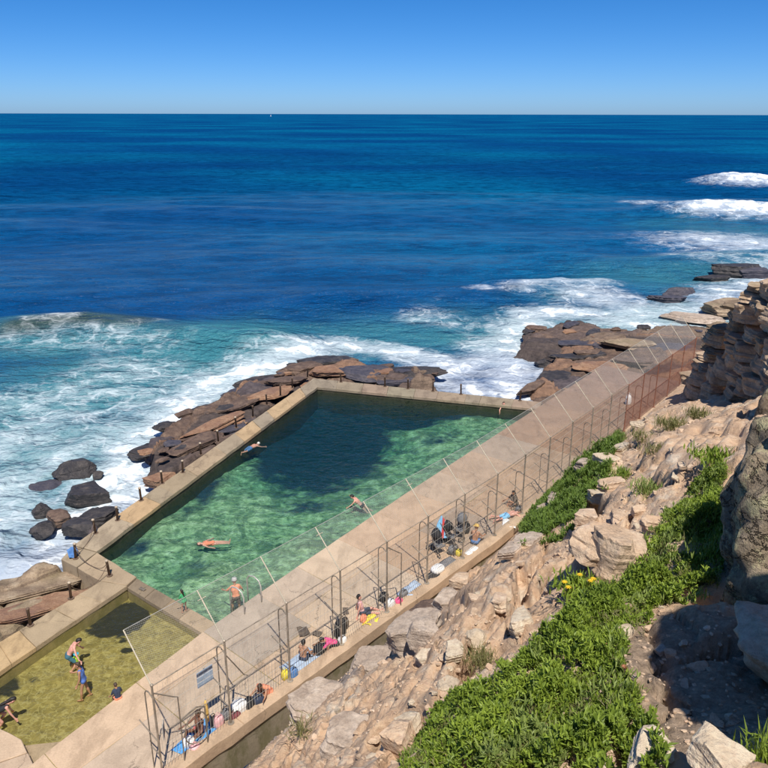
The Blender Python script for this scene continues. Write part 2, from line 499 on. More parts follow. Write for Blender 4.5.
def mat_rock(name, lo, mid_c, hi, strata=0.0, lichen=None, crack=0.5, scale=1.0, wet=0.0, bs=0.7, tone=None, vary=None, cw=0.022):
    t = NT(name)
    p = t.pos()
    big = t.nz(p, 0.55 * scale, 4, 0.6, 0.3)
    mid = t.nz(p, 2.6 * scale, 7, 0.70, 0.3)
    fine = t.nz(p, 16 * scale, 5, 0.75)
    c = t.ramp(mid, [(0.28, lo), (0.5, mid_c), (0.70, hi)])
    c = t.mix(t.math('MULTIPLY', t.smooth(big, 0.42, 0.66), 0.5), c, tuple(0.5 * (a + b) for a, b in zip(lo, mid_c)))
    if tone:
        tn = t.nz(p, 0.9 * scale, 4, 0.6)
        c = t.mix(t.math('MULTIPLY', t.smooth(tn, 0.48, 0.66), 0.7), c, tone)
    if vary:
        a = t.attr('tone')
        for lo_, hi_, vc in vary:
            sel = t.math('MULTIPLY', t.math('GREATER_THAN', a, lo_), t.math('LESS_THAN', a, hi_))
            c = t.mix(t.math('MULTIPLY', sel, 0.72), c, t.mix(1.0, t.ramp(mid, [(0.25, 0.55), (0.72, 1.35)]), vc, 'MULTIPLY'))
    if strata:
        st = t.nz(t.pos((0.25, 0.25, 7.0)), 1.0, 3, 0.6, 0.6)
        c = t.mix(t.math('MULTIPLY', t.smooth(st, 0.5, 0.66), strata), c, lo)
    wv = t.node('ShaderNodeVectorMath', {0: t.pos((1, 1, 2.2)), 1: t.node('ShaderNodeVectorMath', {0: t.node('ShaderNodeTexNoise', {'Vector': p, 'Scale': 2.2, 'Detail': 5, 'Roughness': 0.7}).outputs['Color'], 1: (1.3, 1.3, 1.3)}, operation='MULTIPLY').outputs[0]}, operation='ADD').outputs[0]
    cr = t.math('SUBTRACT', 1.0, t.smooth(t.vor(wv, 1.7 * scale), 0.0, cw))
    cr = t.math('MULTIPLY', cr, t.smooth(big, 0.42, 0.56))
    c = t.mix(t.math('MULTIPLY', cr, crack), c, tuple(x * 0.4 for x in lo))
    c = t.mix(0.65, c, t.ramp(fine, [(0.25, 0.26), (0.5, 0.5), (0.75, 0.72)]), 'OVERLAY')
    if lichen:
        ln = t.nz(p, 2.6, 8, 0.78)
        c = t.mix(t.math('MULTIPLY', t.smooth(ln, 0.50, 0.58), 0.85), c, t.ramp(fine, [(0.3, tuple(x * 0.7 for x in lichen)), (0.7, tuple(x * 1.35 for x in lichen))]))
    oi = t.node('ShaderNodeObjectInfo').outputs['Color']
    c = t.mix(1.0, c, oi, 'MULTIPLY')
    h = t.math('ADD', t.math('MULTIPLY', mid, 1.6), t.math('MULTIPLY', fine, 0.45))
    if cw > 0.03:
        h = t.math('SUBTRACT', h, t.math('MULTIPLY', cr, 0.9))
    if strata:
        h = t.math('ADD', h, st)
    return t.done(c, 0.92 - wet * 0.55, t.bump(h, bs, 0.08), spec=0.25 + wet * 0.3)
M['ledge'] = mat_rock('ledge_rock', (0.058, 0.040, 0.034), (0.150, 0.098, 0.072), (0.270, 0.185, 0.128), 0.5, wet=0.25, crack=0.7, vary=[(-1.0, -0.55, (0.050, 0.044, 0.046)), (-0.55, -0.2, (0.125, 0.092, 0.080)), (0.25, 0.6, (0.27, 0.155, 0.095)), (0.6, 0.8, (0.075, 0.068, 0.082)), (0.8, 1.01, (0.21, 0.15, 0.105))])
M['ledge_orange'] = mat_rock('ledge_orange_rock', (0.17, 0.085, 0.050), (0.32, 0.185, 0.112), (0.42, 0.275, 0.17), 0.4, tone=(0.20, 0.115, 0.085), wet=0.12)
M['ledge_dark'] = mat_rock('wet_dark_rock', (0.016, 0.015, 0.017), (0.050, 0.043, 0.042), (0.115, 0.095, 0.080), 0.3, wet=0.65)
M['ledge_purple'] = mat_rock('wet_purple_rock', (0.030, 0.030, 0.042), (0.072, 0.066, 0.082), (0.13, 0.112, 0.112), 0.2, wet=0.5)
M['ledge_pale'] = mat_rock('pale_strata_rock', (0.15, 0.105, 0.075), (0.36, 0.265, 0.175), (0.48, 0.385, 0.27), 0.7, tone=(0.24, 0.19, 0.115))
M['sandstone'] = mat_rock('sandstone', (0.37, 0.255, 0.17), (0.60, 0.44, 0.305), (0.73, 0.58, 0.43), 0.2, tone=(0.57, 0.38, 0.24))
M['sandstone_pale'] = mat_rock('pale_sandstone', (0.36, 0.27, 0.185), (0.58, 0.47, 0.34), (0.70, 0.60, 0.46), 0.1, crack=0.25)
M['outcrop'] = mat_rock('outcrop_rock', (0.25, 0.18, 0.125), (0.50, 0.365, 0.25), (0.66, 0.51, 0.37), 0.35, tone=(0.38, 0.285, 0.21))
M['boulder'] = mat_rock('lichen_boulder_rock', (0.11, 0.080, 0.055), (0.37, 0.285, 0.19), (0.60, 0.485, 0.335), 0.0, lichen=(0.48, 0.43, 0.25), crack=0.9, tone=(0.15, 0.125, 0.10), bs=1.0, scale=1.2, cw=0.06)
M['grey_rock'] = mat_rock('grey_weathered_rock', (0.25, 0.185, 0.14), (0.46, 0.365, 0.285), (0.60, 0.50, 0.405), 0.3, crack=0.5)

def mat_hill():
    t = NT('hillside_rock_and_soil')
    p = t.pos()
    grey, soil = t.attr('grey'), t.attr('soil')
    big = t.nz(p, 0.45, 5, 0.6, 0.3)
    mid = t.nz(p, 2.2, 8, 0.7, 0.4)
    fine = t.nz(p, 11, 7, 0.75)
    peb = t.vor(p, 9.0, 'F1')
    c = t.ramp(mid, [(0.24, (0.40, 0.255, 0.16)), (0.5, (0.64, 0.445, 0.295)), (0.74, (0.77, 0.61, 0.45))])
    c = t.mix(t.math('MULTIPLY', t.smooth(big, 0.42, 0.62), 0.6), c, (0.62, 0.405, 0.25))
    pn = t.nz(p, 1.1, 6, 0.65)
    c = t.mix(t.math('MULTIPLY', t.smooth(pn, 0.55, 0.68), 0.6), c, (0.70, 0.60, 0.47))
    gcol = t.ramp(mid, [(0.25, (0.25, 0.19, 0.15)), (0.5, (0.47, 0.375, 0.305)), (0.75, (0.60, 0.51, 0.42))])
    gcol = t.mix(t.math('MULTIPLY', t.smooth(big, 0.5, 0.68), 0.7), gcol, (0.22, 0.165, 0.125))
    gm = t.smooth(t.math('ADD', grey, t.math('MULTIPLY', t.math('SUBTRACT', pn, 0.5), 1.2)), 0.35, 0.65)
    c = t.mix(gm, c, gcol)
    scol = t.ramp(fine, [(0.3, (0.27, 0.195, 0.135)), (0.7, (0.48, 0.355, 0.25))])
    sm = t.smooth(t.math('ADD', soil, t.math('MULTIPLY', t.math('SUBTRACT', pn, 0.5), 0.8)), 0.35, 0.6)
    c = t.mix(sm, c, scol)
    st = t.nz(t.pos((0.3, 0.3, 5.0)), 1.0, 5, 0.62, 0.8)
    cr = t.math('SUBTRACT', 1.0, t.smooth(t.vor(t.node('ShaderNodeVectorMath', {0: p, 1: t.node('ShaderNodeTexNoise', {'Vector': p, 'Scale': 1.3, 'Detail': 5}).outputs['Color']}, operation='ADD').outputs[0], 1.1), 0.0, 0.03))
    cr = t.math('MULTIPLY', cr, t.smooth(big, 0.46, 0.58))
    c = t.mix(t.math('MULTIPLY', cr, 0.5), c, (0.12, 0.085, 0.06))
    c = t.mix(0.6, c, t.ramp(fine, [(0.22, 0.28), (0.5, 0.5), (0.78, 0.70)]), 'OVERLAY')
    h = t.math('ADD', t.math('MULTIPLY', mid, 1.8), t.math('MULTIPLY', fine, 1.2))
    h = t.math('ADD', h, t.math('MULTIPLY', st, 0.8))
    h = t.math('ADD', h, t.math('MULTIPLY', t.math('SUBTRACT', 1.0, peb), 0.35))
    h = t.math('SUBTRACT', h, t.math('MULTIPLY', cr, 0.5))
    return t.done(c, 0.92, t.bump(h, 0.75, 0.085), spec=0.2)
M['hill'] = mat_hill()

def mat_leaf(name, lo, hi, trans=0.25):
    t = NT(name)
    rnd = t.attr('tint')
    c = t.ramp(rnd, [(0.0, lo), (0.75, hi), (0.93, hi), (1.0, (0.34, 0.22, 0.07))])
    t.done(c, 0.5, None, spec=0.35)
    tr = t.node('ShaderNodeBsdfTranslucent', {'Color': t.mix(0.5, c, (0.35, 0.5, 0.05))})
    mx = t.node('ShaderNodeMixShader', {0: trans, 1: t.b.outputs[0], 2: tr.outputs[0]})
    t.l.new(mx.outputs[0], t.out.inputs['Surface'])
    return t.m
M['leaf'] = mat_leaf('succulent_leaf', (0.062, 0.108, 0.014), (0.285, 0.370, 0.048))
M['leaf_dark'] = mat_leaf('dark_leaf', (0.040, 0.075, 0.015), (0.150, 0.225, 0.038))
M['leaf_pale'] = mat_leaf('pale_leaf', (0.10, 0.150, 0.035), (0.27, 0.33, 0.085))
M['leaf_dry'] = mat_leaf('dry_leaf', (0.12, 0.115, 0.04), (0.235, 0.215, 0.085))

plain('steel', (0.34, 0.285, 0.22), 0.55, 0.35, 0.35, 6)
plain('steel_dark', (0.21, 0.175, 0.135), 0.65, 0.2, 0.35, 6)
plain('galv', (0.52, 0.50, 0.45), 0.45, 0.3, 0.15)
plain('arm_paint', (0.52, 0.455, 0.335), 0.55, 0.0, 0.15)
plain('rust', (0.20, 0.080, 0.048), 0.85, 0.0, 0.4, 7)
plain('rust_mesh', (0.26, 0.115, 0.075), 0.85, 0.0, 0.3, 7)
plain('bollard', (0.135, 0.088, 0.058), 0.8, 0.0, 0.4, 12)
plain('bollard_cap', (0.45, 0.36, 0.26), 0.7)
plain('black_cloth', (0.018, 0.018, 0.020), 0.8)
plain('grey_cloth', (0.16, 0.16, 0.165), 0.85)
plain('white_cloth', (0.78, 0.77, 0.74), 0.8, var=0.06)
plain('blue_towel', (0.09, 0.33, 0.66), 0.9)
plain('pale_blue_towel', (0.36, 0.44, 0.54), 0.9)
plain('sky_cloth', (0.22, 0.50, 0.74), 0.9)
plain('orange_cloth', (0.78, 0.27, 0.15), 0.9)
plain('pink_cloth', (0.78, 0.085, 0.24), 0.85)
plain('pale_pink', (0.74, 0.42, 0.42), 0.85)
plain('yellow_cloth', (0.78, 0.62, 0.06), 0.85)
plain('red_plastic', (0.58, 0.06, 0.06), 0.5)
plain('navy_cloth', (0.030, 0.042, 0.075), 0.85)
plain('teal_cloth', (0.040, 0.125, 0.165), 0.85)
plain('turquoise_cloth', (0.06, 0.45, 0.56), 0.85)
plain('lime_plastic', (0.38, 0.60, 0.04), 0.5)
plain('swim_blue', (0.085, 0.17, 0.48), 0.6)
plain('shorts_blue', (0.075, 0.19, 0.42), 0.8)
plain('green_cloth', (0.05, 0.33, 0.13), 0.8)
plain('salmon_cloth', (0.70, 0.28, 0.15), 0.8)
plain('maroon_cloth', (0.20, 0.05, 0.06), 0.85)
plain('straw', (0.66, 0.42, 0.11), 0.85)
plain('brown_cloth', (0.12, 0.09, 0.065), 0.85)
plain('skin_light', (0.62, 0.36, 0.25), 0.55, var=0.08)
plain('skin_pink', (0.66, 0.33, 0.25), 0.55, var=0.08)
plain('skin_tan', (0.42, 0.215, 0.125), 0.55, var=0.08)
plain('skin_dark', (0.20, 0.095, 0.058), 0.55, var=0.08)
plain('hair_dark', (0.014, 0.010, 0.008), 0.6)
plain('hair_brown', (0.06, 0.035, 0.02), 0.6)
plain('hair_grey', (0.38, 0.36, 0.33), 0.7)
plain('cap_grey', (0.40, 0.39, 0.37), 0.85)
plain('rubber', (0.02, 0.02, 0.02), 0.8)
plain('flower_yellow', (0.82, 0.52, 0.02), 0.6)
plain('flower_red', (0.36, 0.13, 0.06), 0.6)
plain('stem_wood', (0.10, 0.07, 0.035), 0.9)
plain('sail', (0.85, 0.85, 0.85), 0.8)

# ------------------------------------------------------------------ ocean
SEA = -1.3
FOAM = [
    ([(-90, 560), (0, 540), (50, 520), (110, 480)], 2.6, 0.85),
    ([(-90, 480), (-10, 480), (50, 470), (110, 440), (160, 410)], 2.6, 0.68),
    # crest and wash lines: points, half width in metres, strength
    ([(-60, 610), (0, 585), (45, 560), (100, 515), (128, 492), (140, 450), (185, 405), (240, 378), (300, 356), (330, 346)], 2.7, 1.15),
    ([(-60, 520), (0, 505), (60, 455), (120, 425), (200, 388), (260, 366)], 3.2, 0.82),
    ([(-60, 415), (0, 405), (60, 395), (130, 372)], 4.0, 0.66),
    ([(-60, 450), (0, 445), (70, 420)], 3.4, 0.78),
    ([(-60, 352), (0, 346), (70, 342), (150, 350)], 3.5, 0.40),
    ([(190, 385), (240, 372), (290, 352)], 3.0, 0.62),
    ([(300, 350), (345, 344), (395, 352), (440, 358), (445, 385), (500, 392), (525, 394)], 2.0, 1.05),
    ([(440, 372), (480, 360), (515, 340)], 3.2, 0.9),
    ([(420, 318), (470, 326), (520, 322)], 2.5, 0.55),
    ([(512, 392), (512, 362), (508, 340), (532, 318), (590, 316), (640, 326), (700, 330), (745, 332)], 2.6, 1.08),
    ([(515, 296), (545, 288), (600, 290)], 2.4, 0.85),
    ([(590, 300), (640, 316), (690, 318), (730, 300), (790, 268)], 4.2, 0.92),
    ([(620, 318), (700, 312), (760, 312)], 4.0, 0.9),
    ([(706, 212), (735, 213), (800, 212)], 6.5, 1.25),
    ([(735, 184), (760, 184), (820, 183)], 8.0, 1.25),
    ([(712, 240), (750, 246), (820, 250)], 10.0, 0.95),
    ([(640, 203), (700, 206)], 4.0, 0.62),
    ([(690, 262), (740, 268)], 5.0, 0.5),
    ([(476, 297), (484, 297)], 1.2, 0.95),
    ([(60, 328), (72, 328)], 1.2, 0.8),
    ([(30, 333), (110, 338), (160, 330)], 1.5, 0.42),
]
SHAL = [
    ([(-90, 350), (0, 346), (100, 345), (220, 352)], 6.0, 0.8),
    ([(-90, 470), (0, 470), (80, 440)], 9.0, 0.9),
    ([(-60, 420), (0, 420), (120, 380), (230, 350)], 9.0, 0.95),
    ([(-60, 520), (60, 470), (150, 420), (260, 370)], 7.0, 0.8),
    ([(300, 345), (440, 335), (560, 330), (700, 320)], 8.0, 0.75),
    ([(640, 285), (720, 275), (800, 265)], 12.0, 0.62),
    ([(560, 305), (640, 290)], 10.0, 0.45),
    ([(700, 225), (800, 235)], 16.0, 0.5),
]
WEED = [([(20, 336), (70, 331), (140, 331)], 2.2, 0.9), ([(150, 333), (175, 338)], 2.0, 0.5)]
RIDGE = [  # swell crests: points, half width, height
    ([(-80, 334), (0, 331), (90, 328), (180, 334), (260, 345)], 3.2, 0.95),
    ([(690, 211), (740, 212), (830, 211)], 6.0, 1.6),
    ([(725, 183), (760, 183), (830, 182)], 8.0, 1.8),
    ([(500, 290), (600, 286)], 2.5, 0.5),
    ([(560, 262), (660, 268), (800, 258)], 5.0, 0.7),
    ([(330, 302), (480, 300), (620, 282)], 4.5, 0.45),
]
def lines_field(x, y, lst):
    out = np.zeros_like(x)
    for pts, w, s in lst:
        d = seg_dist(x, y, P2(pts, SEA))
        out = np.maximum(out, s * np.exp(-(d / w) ** 2))
    return out
def sea_height(x, y):
    h = 0
    fade = 1.0
    for lam, ang, amp, ph in ((34, 92, .28, 0), (21, 84, .17, 1.3), (13, 100, .11, 2.2), (8.5, 75, .07, .4), (5.2, 110, .045, 3.1), (55, 96, .35, .9)):
        k = 2 * math.pi / lam
        a = R(ang)
        u = x * math.cos(a) + y * math.sin(a)
        wob = 0.5 * lam * noise(xy0(x, y, 1 / (lam * 2.5)), int(lam)) if lam > 6 else 0
        m = 0.55 + 0.6 * noise(xy0(x, y, 1 / (lam * 3.2)), 40 + int(lam))
        s = np.sin(k * (u + wob) + ph)
        h = h + amp * m * (s + 0.25 * np.cos(2 * k * (u + wob) + 2 * ph))
    return h
def build_ocean():
    rr = [9.0]
    while rr[-1] < 420:
        r = rr[-1]
        rr.append(r + max(0.16, r * r / 15500.0 * 1.3))
    while rr[-1] < 60000:
        rr.append(rr[-1] * 1.13)
    rr = np.array(rr)
    th = np.concatenate([np.linspace(-85, -33, 30)[:-1], np.linspace(-33, 33, 560), np.linspace(33, 85, 30)[1:]])
    th = np.radians(th)
    Rr, T = np.meshgrid(rr, th, indexing='ij')
    x = (Rr * np.sin(T)).ravel(); y = (Rr * np.cos(T)).ravel()
    rad = Rr.ravel()
    near = rad < 420
    z = np.zeros_like(x); foam = np.zeros_like(x); shal = np.zeros_like(x); weed = np.zeros_like(x)
    xn, yn = x[near], y[near]
    fo = lines_field(xn, yn, FOAM)
    h = sea_height(xn, yn) * np.clip((420 - rad[near]) / 200, 0, 1) * (0.45 + 0.55 * sstep(30, 90, rad[near]))
    h += lines_field(xn, yn, RIDGE) * (1 + 0.4 * fbm(xy0(xn, yn, 0.12), 3, 5))
    h += np.clip(fo, 0, 1) * (0.22 * fbm(xy0(xn, yn, 0.8), 4, 9) + 0.12)
    z[near] = h
    foam[near] = fo
    shal[near] = lines_field(xn, yn, SHAL)
    weed[near] = lines_field(xn, yn, WEED)
    # a few whitecaps far out
    sf = grid_faces(len(rr), len(th))[:, ::-1].copy()
    inside = (sdist(x, y, pool_poly) > -.45) | (sdist(x, y, wade_poly) > -.4)
    keep = ~inside[sf].all(1)
    sf = sf[keep]
    me = mesh_np('sea', np.stack([x, y, z + SEA], 1), sf)
    attr(me, 'foam', foam); attr(me, 'shallow', shal); attr(me, 'weed', weed)
    me.materials.append(M['ocean']); me.materials.append(M['open_sea'])
    rows = np.repeat((rr[:-1] > 330).astype(np.int32), len(th) - 1)[keep]
    me.polygons.foreach_set('material_index', rows)
    me.update()
    return tag(link('sea', me), 'deep blue ocean with white surf along the rocks', None, kind='structure')

# ------------------------------------------------------------------ plan of the pools and deck
POOL_Z = -0.28
fence_a = np.array([-3.71, 14.61]); fence_b = np.array([3.86, 23.35]); fence_c = np.array([17.22, 40.42])
step1 = (fence_b - fence_a) / 6
step2 = (fence_c - fence_b) / 11
def fence_pt(n):
    return fence_a + step1 * n if n <= 6 else fence_b + step2 * (n - 6)
def fence_nrm(n):
    d = step1 if n < 6 else (step2 if n > 6 else step1 + step2)
    d = d / np.linalg.norm(d)
    return np.array([d[1], -d[0]])            # points up the hill, away from the pool
def fence_off(n, k):
    return fence_pt(n) + fence_nrm(n) * k

pool_poly = P2([(98, 552), (214, 622), (300, 565), (400, 497), (538, 407), (318, 387)])
wade_poly = P2([(127, 585), (202, 633), (68, 735), (25, 742), (-40, 720), (-75, 722)])

build_ocean()

# ------------------------------------------------------------------ pool floors and water
def clip_faces(x, y, faces, poly, grow):
    keep = sdist(x, y, poly) > -grow
    return faces[keep[faces].all(1)]
def build_floor(name, poly, zfun, weedfun, mat, stepm, label):
    px = [p[0] for p in poly]; py = [p[1] for p in poly]
    gx = np.arange(min(px) - 1, max(px) + 1, stepm); gy = np.arange(min(py) - 1, max(py) + 1, stepm)
    X, Y = np.meshgrid(gx, gy, indexing='xy')
    x, y = X.ravel(), Y.ravel()
    f = clip_faces(x, y, grid_faces(len(gy), len(gx)), poly, 0.3)
    me = mesh_np(name, np.stack([x, y, zfun(x, y)], 1), f)
    attr(me, 'weed', weedfun(x, y))
    return tag(link(name, me, mat), label, None, kind='structure')
def blob(x, y, lst, z):
    out = np.zeros_like(x)
    for a, b, rx, ry, s in lst:
        p = gp(a, b, z)
        out = np.maximum(out, s * np.exp(-(((x - p[0]) / rx) ** 2 + ((y - p[1]) / ry) ** 2)))
    return out
DEEP = [(325, 440, 3.6, 6.0, 1.0), (370, 405, 4.0, 2.6, 1.0), (400, 425, 2.4, 2.0, .8)]
PWEED = [(322, 438, 3.2, 6.0, 2.0), (355, 405, 4.6, 2.6, 1.9), (250, 440, 1.6, 4.0, 1.2), (310, 470, 2.6, 2.0, 1.1), (205, 505, .9, 2.6, .62), (150, 530, 1.3, 1.2, .7), (300, 520, 1.6, 1.0, .62), (400, 420, 2.8, 1.9, 1.6), (455, 424, 2.4, 1.1, 1.1), (240, 450, 1.6, 3.2, .8), (440, 452, 1.5, 1.2, .55),
         (140, 565, 1.2, .8, .6), (200, 590, 1.0, 1.0, .5), (490, 414, 2.0, .8, .5)]
def pool_z(x, y):
    d = blob(x, y, DEEP, -1.5)
    return -0.72 - 0.95 * np.clip(d, 0, 1) + 0.20 * fbm(xy0(x, y, 0.55), 4, 3) + 0.07 * fbm(xy0(x, y, 2.2), 3, 4)
build_floor('pool_bed', pool_poly, pool_z, lambda x, y: blob(x, y, PWEED, -1.5) + 0.04, M['pool_floor'], 0.12, 'rocky pool bed with green algae and dark weed')
WWEED = [(121, 622, .85, .85, 1.6), (103, 632, .5, .4, .8), (128, 655, .28, .2, .9), (2, 690, .7, .7, .8), (33, 683, .5, .3, .5), (60, 668, .4, .3, .4), (122, 645, .3, .2, .6)]
def wade_z(x, y):
    d = blob(x, y, [(118, 618, 1.0, 1.0, 1.0)], -.6)
    return -0.43 - .07 * sstep(-6.5, -10.0, x - .35 * (y - 16)) + 0.05 * fbm(xy0(x, y, 1.3), 4, 8) - 0.04 * d + 0.05 * np.clip(d, 0, 1) * fbm(xy0(x, y, 5), 3, 2)
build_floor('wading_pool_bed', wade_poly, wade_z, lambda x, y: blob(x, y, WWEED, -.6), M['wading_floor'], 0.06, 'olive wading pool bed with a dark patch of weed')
def water_body(name, poly, z0, z1, mat, label):
    c = np.mean(poly, 0)
    big = []
    for p in poly:
        v = np.array(p) - c
        big.append(tuple(c + v * (1 + 0.12 / np.linalg.norm(v))))
    o = MB().prism(big, z0, z1).build(name, mat)
    return tag(o, label, None, kind='structure')
water_body('pool_water', pool_poly, -3.6, POOL_Z, M['pool_water'], 'clear green water filling the ocean pool')
water_body('wading_pool_water', wade_poly, -1.5, -0.20, M['wading_water'], 'shallow clear water filling the wading pool')

# ------------------------------------------------------------------ deck
def poly_at(pts, o, d):
    """where the ray o + t*d meets a polyline"""
    best = None
    for (ax, ay), (bx, by) in zip(pts[:-1], pts[1:]):
        ex, ey = bx - ax, by - ay
        den = d[0] * ey - d[1] * ex
        if abs(den) < 1e-9: continue
        t = ((ax - o[0]) * ey - (ay - o[1]) * ex) / den
        u = ((ax - o[0]) * d[1] - (ay - o[1]) * d[0]) / den
        if -1e-6 <= u <= 1 + 1e-6 and t > 0 and (best is None or t < best): best = t
    return None if best is None else np.array(o) + best * np.array(d)
deck_in = P2([(-200, 960), (68, 735), (205, 631), (300, 565), (400, 497), (540, 405.5), (640, 341)])
deck_root = empty('pool_deck', (0, 0, 0))
tag(deck_root, 'sandy concrete deck slabs beside the ocean pool', None, kind='structure')
cuts = [-4.2, -2.9, -1.75, -0.35, 0.9, 2.05, 3.0, 4.1, 5.3, 6.5, 7.6, 8.9, 10.1, 11.3, 12.6, 13.9, 15.2, 16.6]
deck_pairs = []
for n in cuts:
    o = fence_off(n, -0.10)
    i = poly_at(deck_in, o, -fence_nrm(n))
    if i is None: i = o - fence_nrm(n) * 3.4
    deck_pairs.append((o, i))
core = [tuple(p[0]) for p in deck_pairs] + [tuple(p[1]) for p in deck_pairs[::-1]]
dcore = MB().prism(core, -2.2, -0.018).build('deck_base', M['wading_wall'], deck_root)
tints = [(1, 1, 1), (.93, .93, .95), (1.06, 1.0, .94), (.86, .88, .92), (1.08, 1.05, 1.0), (.97, .93, .9)]
rd = random.Random(4)
def slab(poly, z0, z1, mat, parent, tint, name='slab', cham=0.012, seed=0):
    o = MB().prism(poly, z0, z1, cham, 0.45, 0.008, seed).build(name, mat, parent)
    o.color = tuple(tint) + (1,)
    return o
def shrink_quad(q, g):
    c = np.mean(np.array(q), 0)
    return [tuple(np.array(p) + (c - np.array(p)) / np.linalg.norm(c - np.array(p)) * g) for p in q]
for k in range(len(cuts) - 1):
    (o0, i0), (o1, i1) = deck_pairs[k], deck_pairs[k + 1]
    splits = [0, rd.uniform(.42, .62), 1]
    if k in (3, 4): splits = [0, .33, .68, 1]
    for s0, s1 in zip(splits[:-1], splits[1:]):
        q = [o0 + (i0 - o0) * s0, o1 + (i1 - o1) * s0, o1 + (i1 - o1) * s1, o0 + (i0 - o0) * s1]
        tn = rd.choice(tints)
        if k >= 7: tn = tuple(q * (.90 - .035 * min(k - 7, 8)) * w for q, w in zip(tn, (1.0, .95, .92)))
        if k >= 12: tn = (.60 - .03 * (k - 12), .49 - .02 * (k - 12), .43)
        if k == 4 and s1 > .6: tn = (.80, .84, .90)
        if k == 5 and s0 < .1: tn = (1.12, 1.1, 1.06)
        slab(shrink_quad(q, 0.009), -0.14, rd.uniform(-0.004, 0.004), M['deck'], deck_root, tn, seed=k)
# step and rough blocks at the near corner of the wading pool
step_root = empty('concrete_step', (*gp(20, 760)[:2], 0))
tag(step_root, 'pale concrete step at the near corner of the wading pool', 'step')
def child_prism(root, poly, z0, z1, mat, name, tint=(1, 1, 1), cham=.02, step=.3, jit=.02, seed=1):
    off = root.location
    o = MB().prism([(p[0] - off.x, p[1] - off.y) for p in poly], z0 - off.z, z1 - off.z, cham, step, jit, seed).build(name, mat, root)
    o.color = tuple(tint) + (1,)
    return o
child_prism(step_root, P2([(-60, 716), (-2, 727), (22, 739), (28, 752), (-8, 764), (-60, 770)]), -1.2, -0.03, M['deck'], 'block', (1.05, 1, .95))
child_prism(step_root, P2([(29, 753), (36, 768), (20, 800), (-60, 800), (-60, 772), (-8, 766)]), -1.2, -0.02, M['deck'], 'block', (.95, .92, .9), seed=3)
child_prism(step_root, P2([(24, 741), (66, 736), (50, 753), (38, 766), (30, 753)]), -1.2, -0.16, M['wall'], 'lower_tread', (.9, .85, .75), seed=5)

# ------------------------------------------------------------------ sea walls round the pools
def wall_run(name, label, inner, outer, n, top, bottom, seed, tints_by=None, core='wall_side'):
    """a wall with a row of cap slabs; inner and outer edges given as two plan points each"""
    a0, a1 = map(np.array, inner); b0, b1 = map(np.array, outer)
    root = empty(name, (*((a0 + b0) / 2), 0))
    tag(root, label, 'wall')
    rdw = random.Random(seed)
    off = np.array(root.location[:2])
    def shr(t):
        return a0 + (a1 - a0) * t + (b0 - a0) * .03, b0 + (b1 - b0) * t + (a0 - b0) * .03
    c = [shr(0)[0], shr(1)[0], shr(1)[1], shr(0)[1]]
    MB().prism([tuple(p - off) for p in c], bottom, top - 0.14).build('wall_core', M[core], root)
    ts = [0] + sorted((k + rdw.uniform(-.25, .25)) / n for k in range(1, n)) + [1]
    for k, (t0, t1) in enumerate(zip(ts[:-1], ts[1:])):
        q = [a0 + (a1 - a0) * t0, a0 + (a1 - a0) * t1, b0 + (b1 - b0) * t1, b0 + (b1 - b0) * t0]
        q = [tuple(p - off) for p in shrink_quad(q, .006)]
        o = MB().prism(q, top - 0.145, top + rdw.uniform(-.006, .006), .018, .4, .014, seed * 31 + k).build('cap_slab', M['wall'], root)
        tn = (tints_by or {}).get(k) or rdw.choice([(1, 1, 1), (.9, .9, .92), (1.1, 1.02, .92), (.8, .82, .86), (.95, .9, .85)])
        o.color = tuple(tn) + (1,)
    return root
lw_in = P2([(97, 552.5), (318, 387)]); lw_out = P2([(74, 546), (313, 379)])
wall_run('pool_wall', 'long concrete sea wall down the left side of the pool', lw_in, lw_out, 11, 0.02, -2.6, 2, {0: (.95, .95, .95), 1: (1.18, 1.02, .82), 2: (.78, .78, .76), 3: (.82, .8, .75), 5: (.85, .85, .85), 6: (1.15, 1.02, .85), 7: (.8, .82, .86), 8: (1.15, 1.03, .86), 9: (1.15, 1.03, .88)})
wall_run('pool_wall', 'narrow grey sea wall across the far end of the pool', P2([(311, 386.6), (539, 408.5)]), P2([(313, 378.4), (542, 401.5)]), 9, 0.0, -2.8, 5, {k: (.72 + .04 * (k % 3), .74 + .03 * (k % 2), .78) for k in range(9)})
wall_run('pool_wall', 'concrete walkway wall on the seaward side of the wading pool', P2([(127.5, 586), (-75, 723)]), P2([(101, 581.5), (-75, 688)]), 6, 0.0, -1.6, 7, {0: (1.0, .96, .9), 1: (1.05, 1.0, .92), 2: (1.0, .96, .88), 3: (1.2, 1.06, .82), 4: (1.2, 1.06, .82)}, 'wading_wall')
wall_run('pool_wall', 'low mossy wall dividing the wading pool from the big pool', P2([(137.5, 577.5), (216, 622)]), P2([(127.5, 586.5), (203, 632.5)]), 4, -0.05, -2.6, 9, {0: (.62, .60, .58), 1: (.6, .58, .56), 2: (.75, .7, .64), 3: (1.05, .98, .9)}, 'wading_wall')
land = empty('walkway_landing', (*gp(95, 565)[:2], 0))
tag(land, 'concrete landing where the sea wall meets the wading pool', 'landing')
child_prism(land, P2([(61.5, 559.5), (73.5, 546.5), (96.5, 553), (77, 567.5)]), -2.4, 0.0, M['wall'], 'slab', (.85, .84, .82), seed=2)
child_prism(land, P2([(97.5, 553), (136.8, 577), (127, 585.3), (101, 581), (78, 568)]), -2.4, -0.005, M['wall'], 'slab', (.98, .93, .88), seed=4)

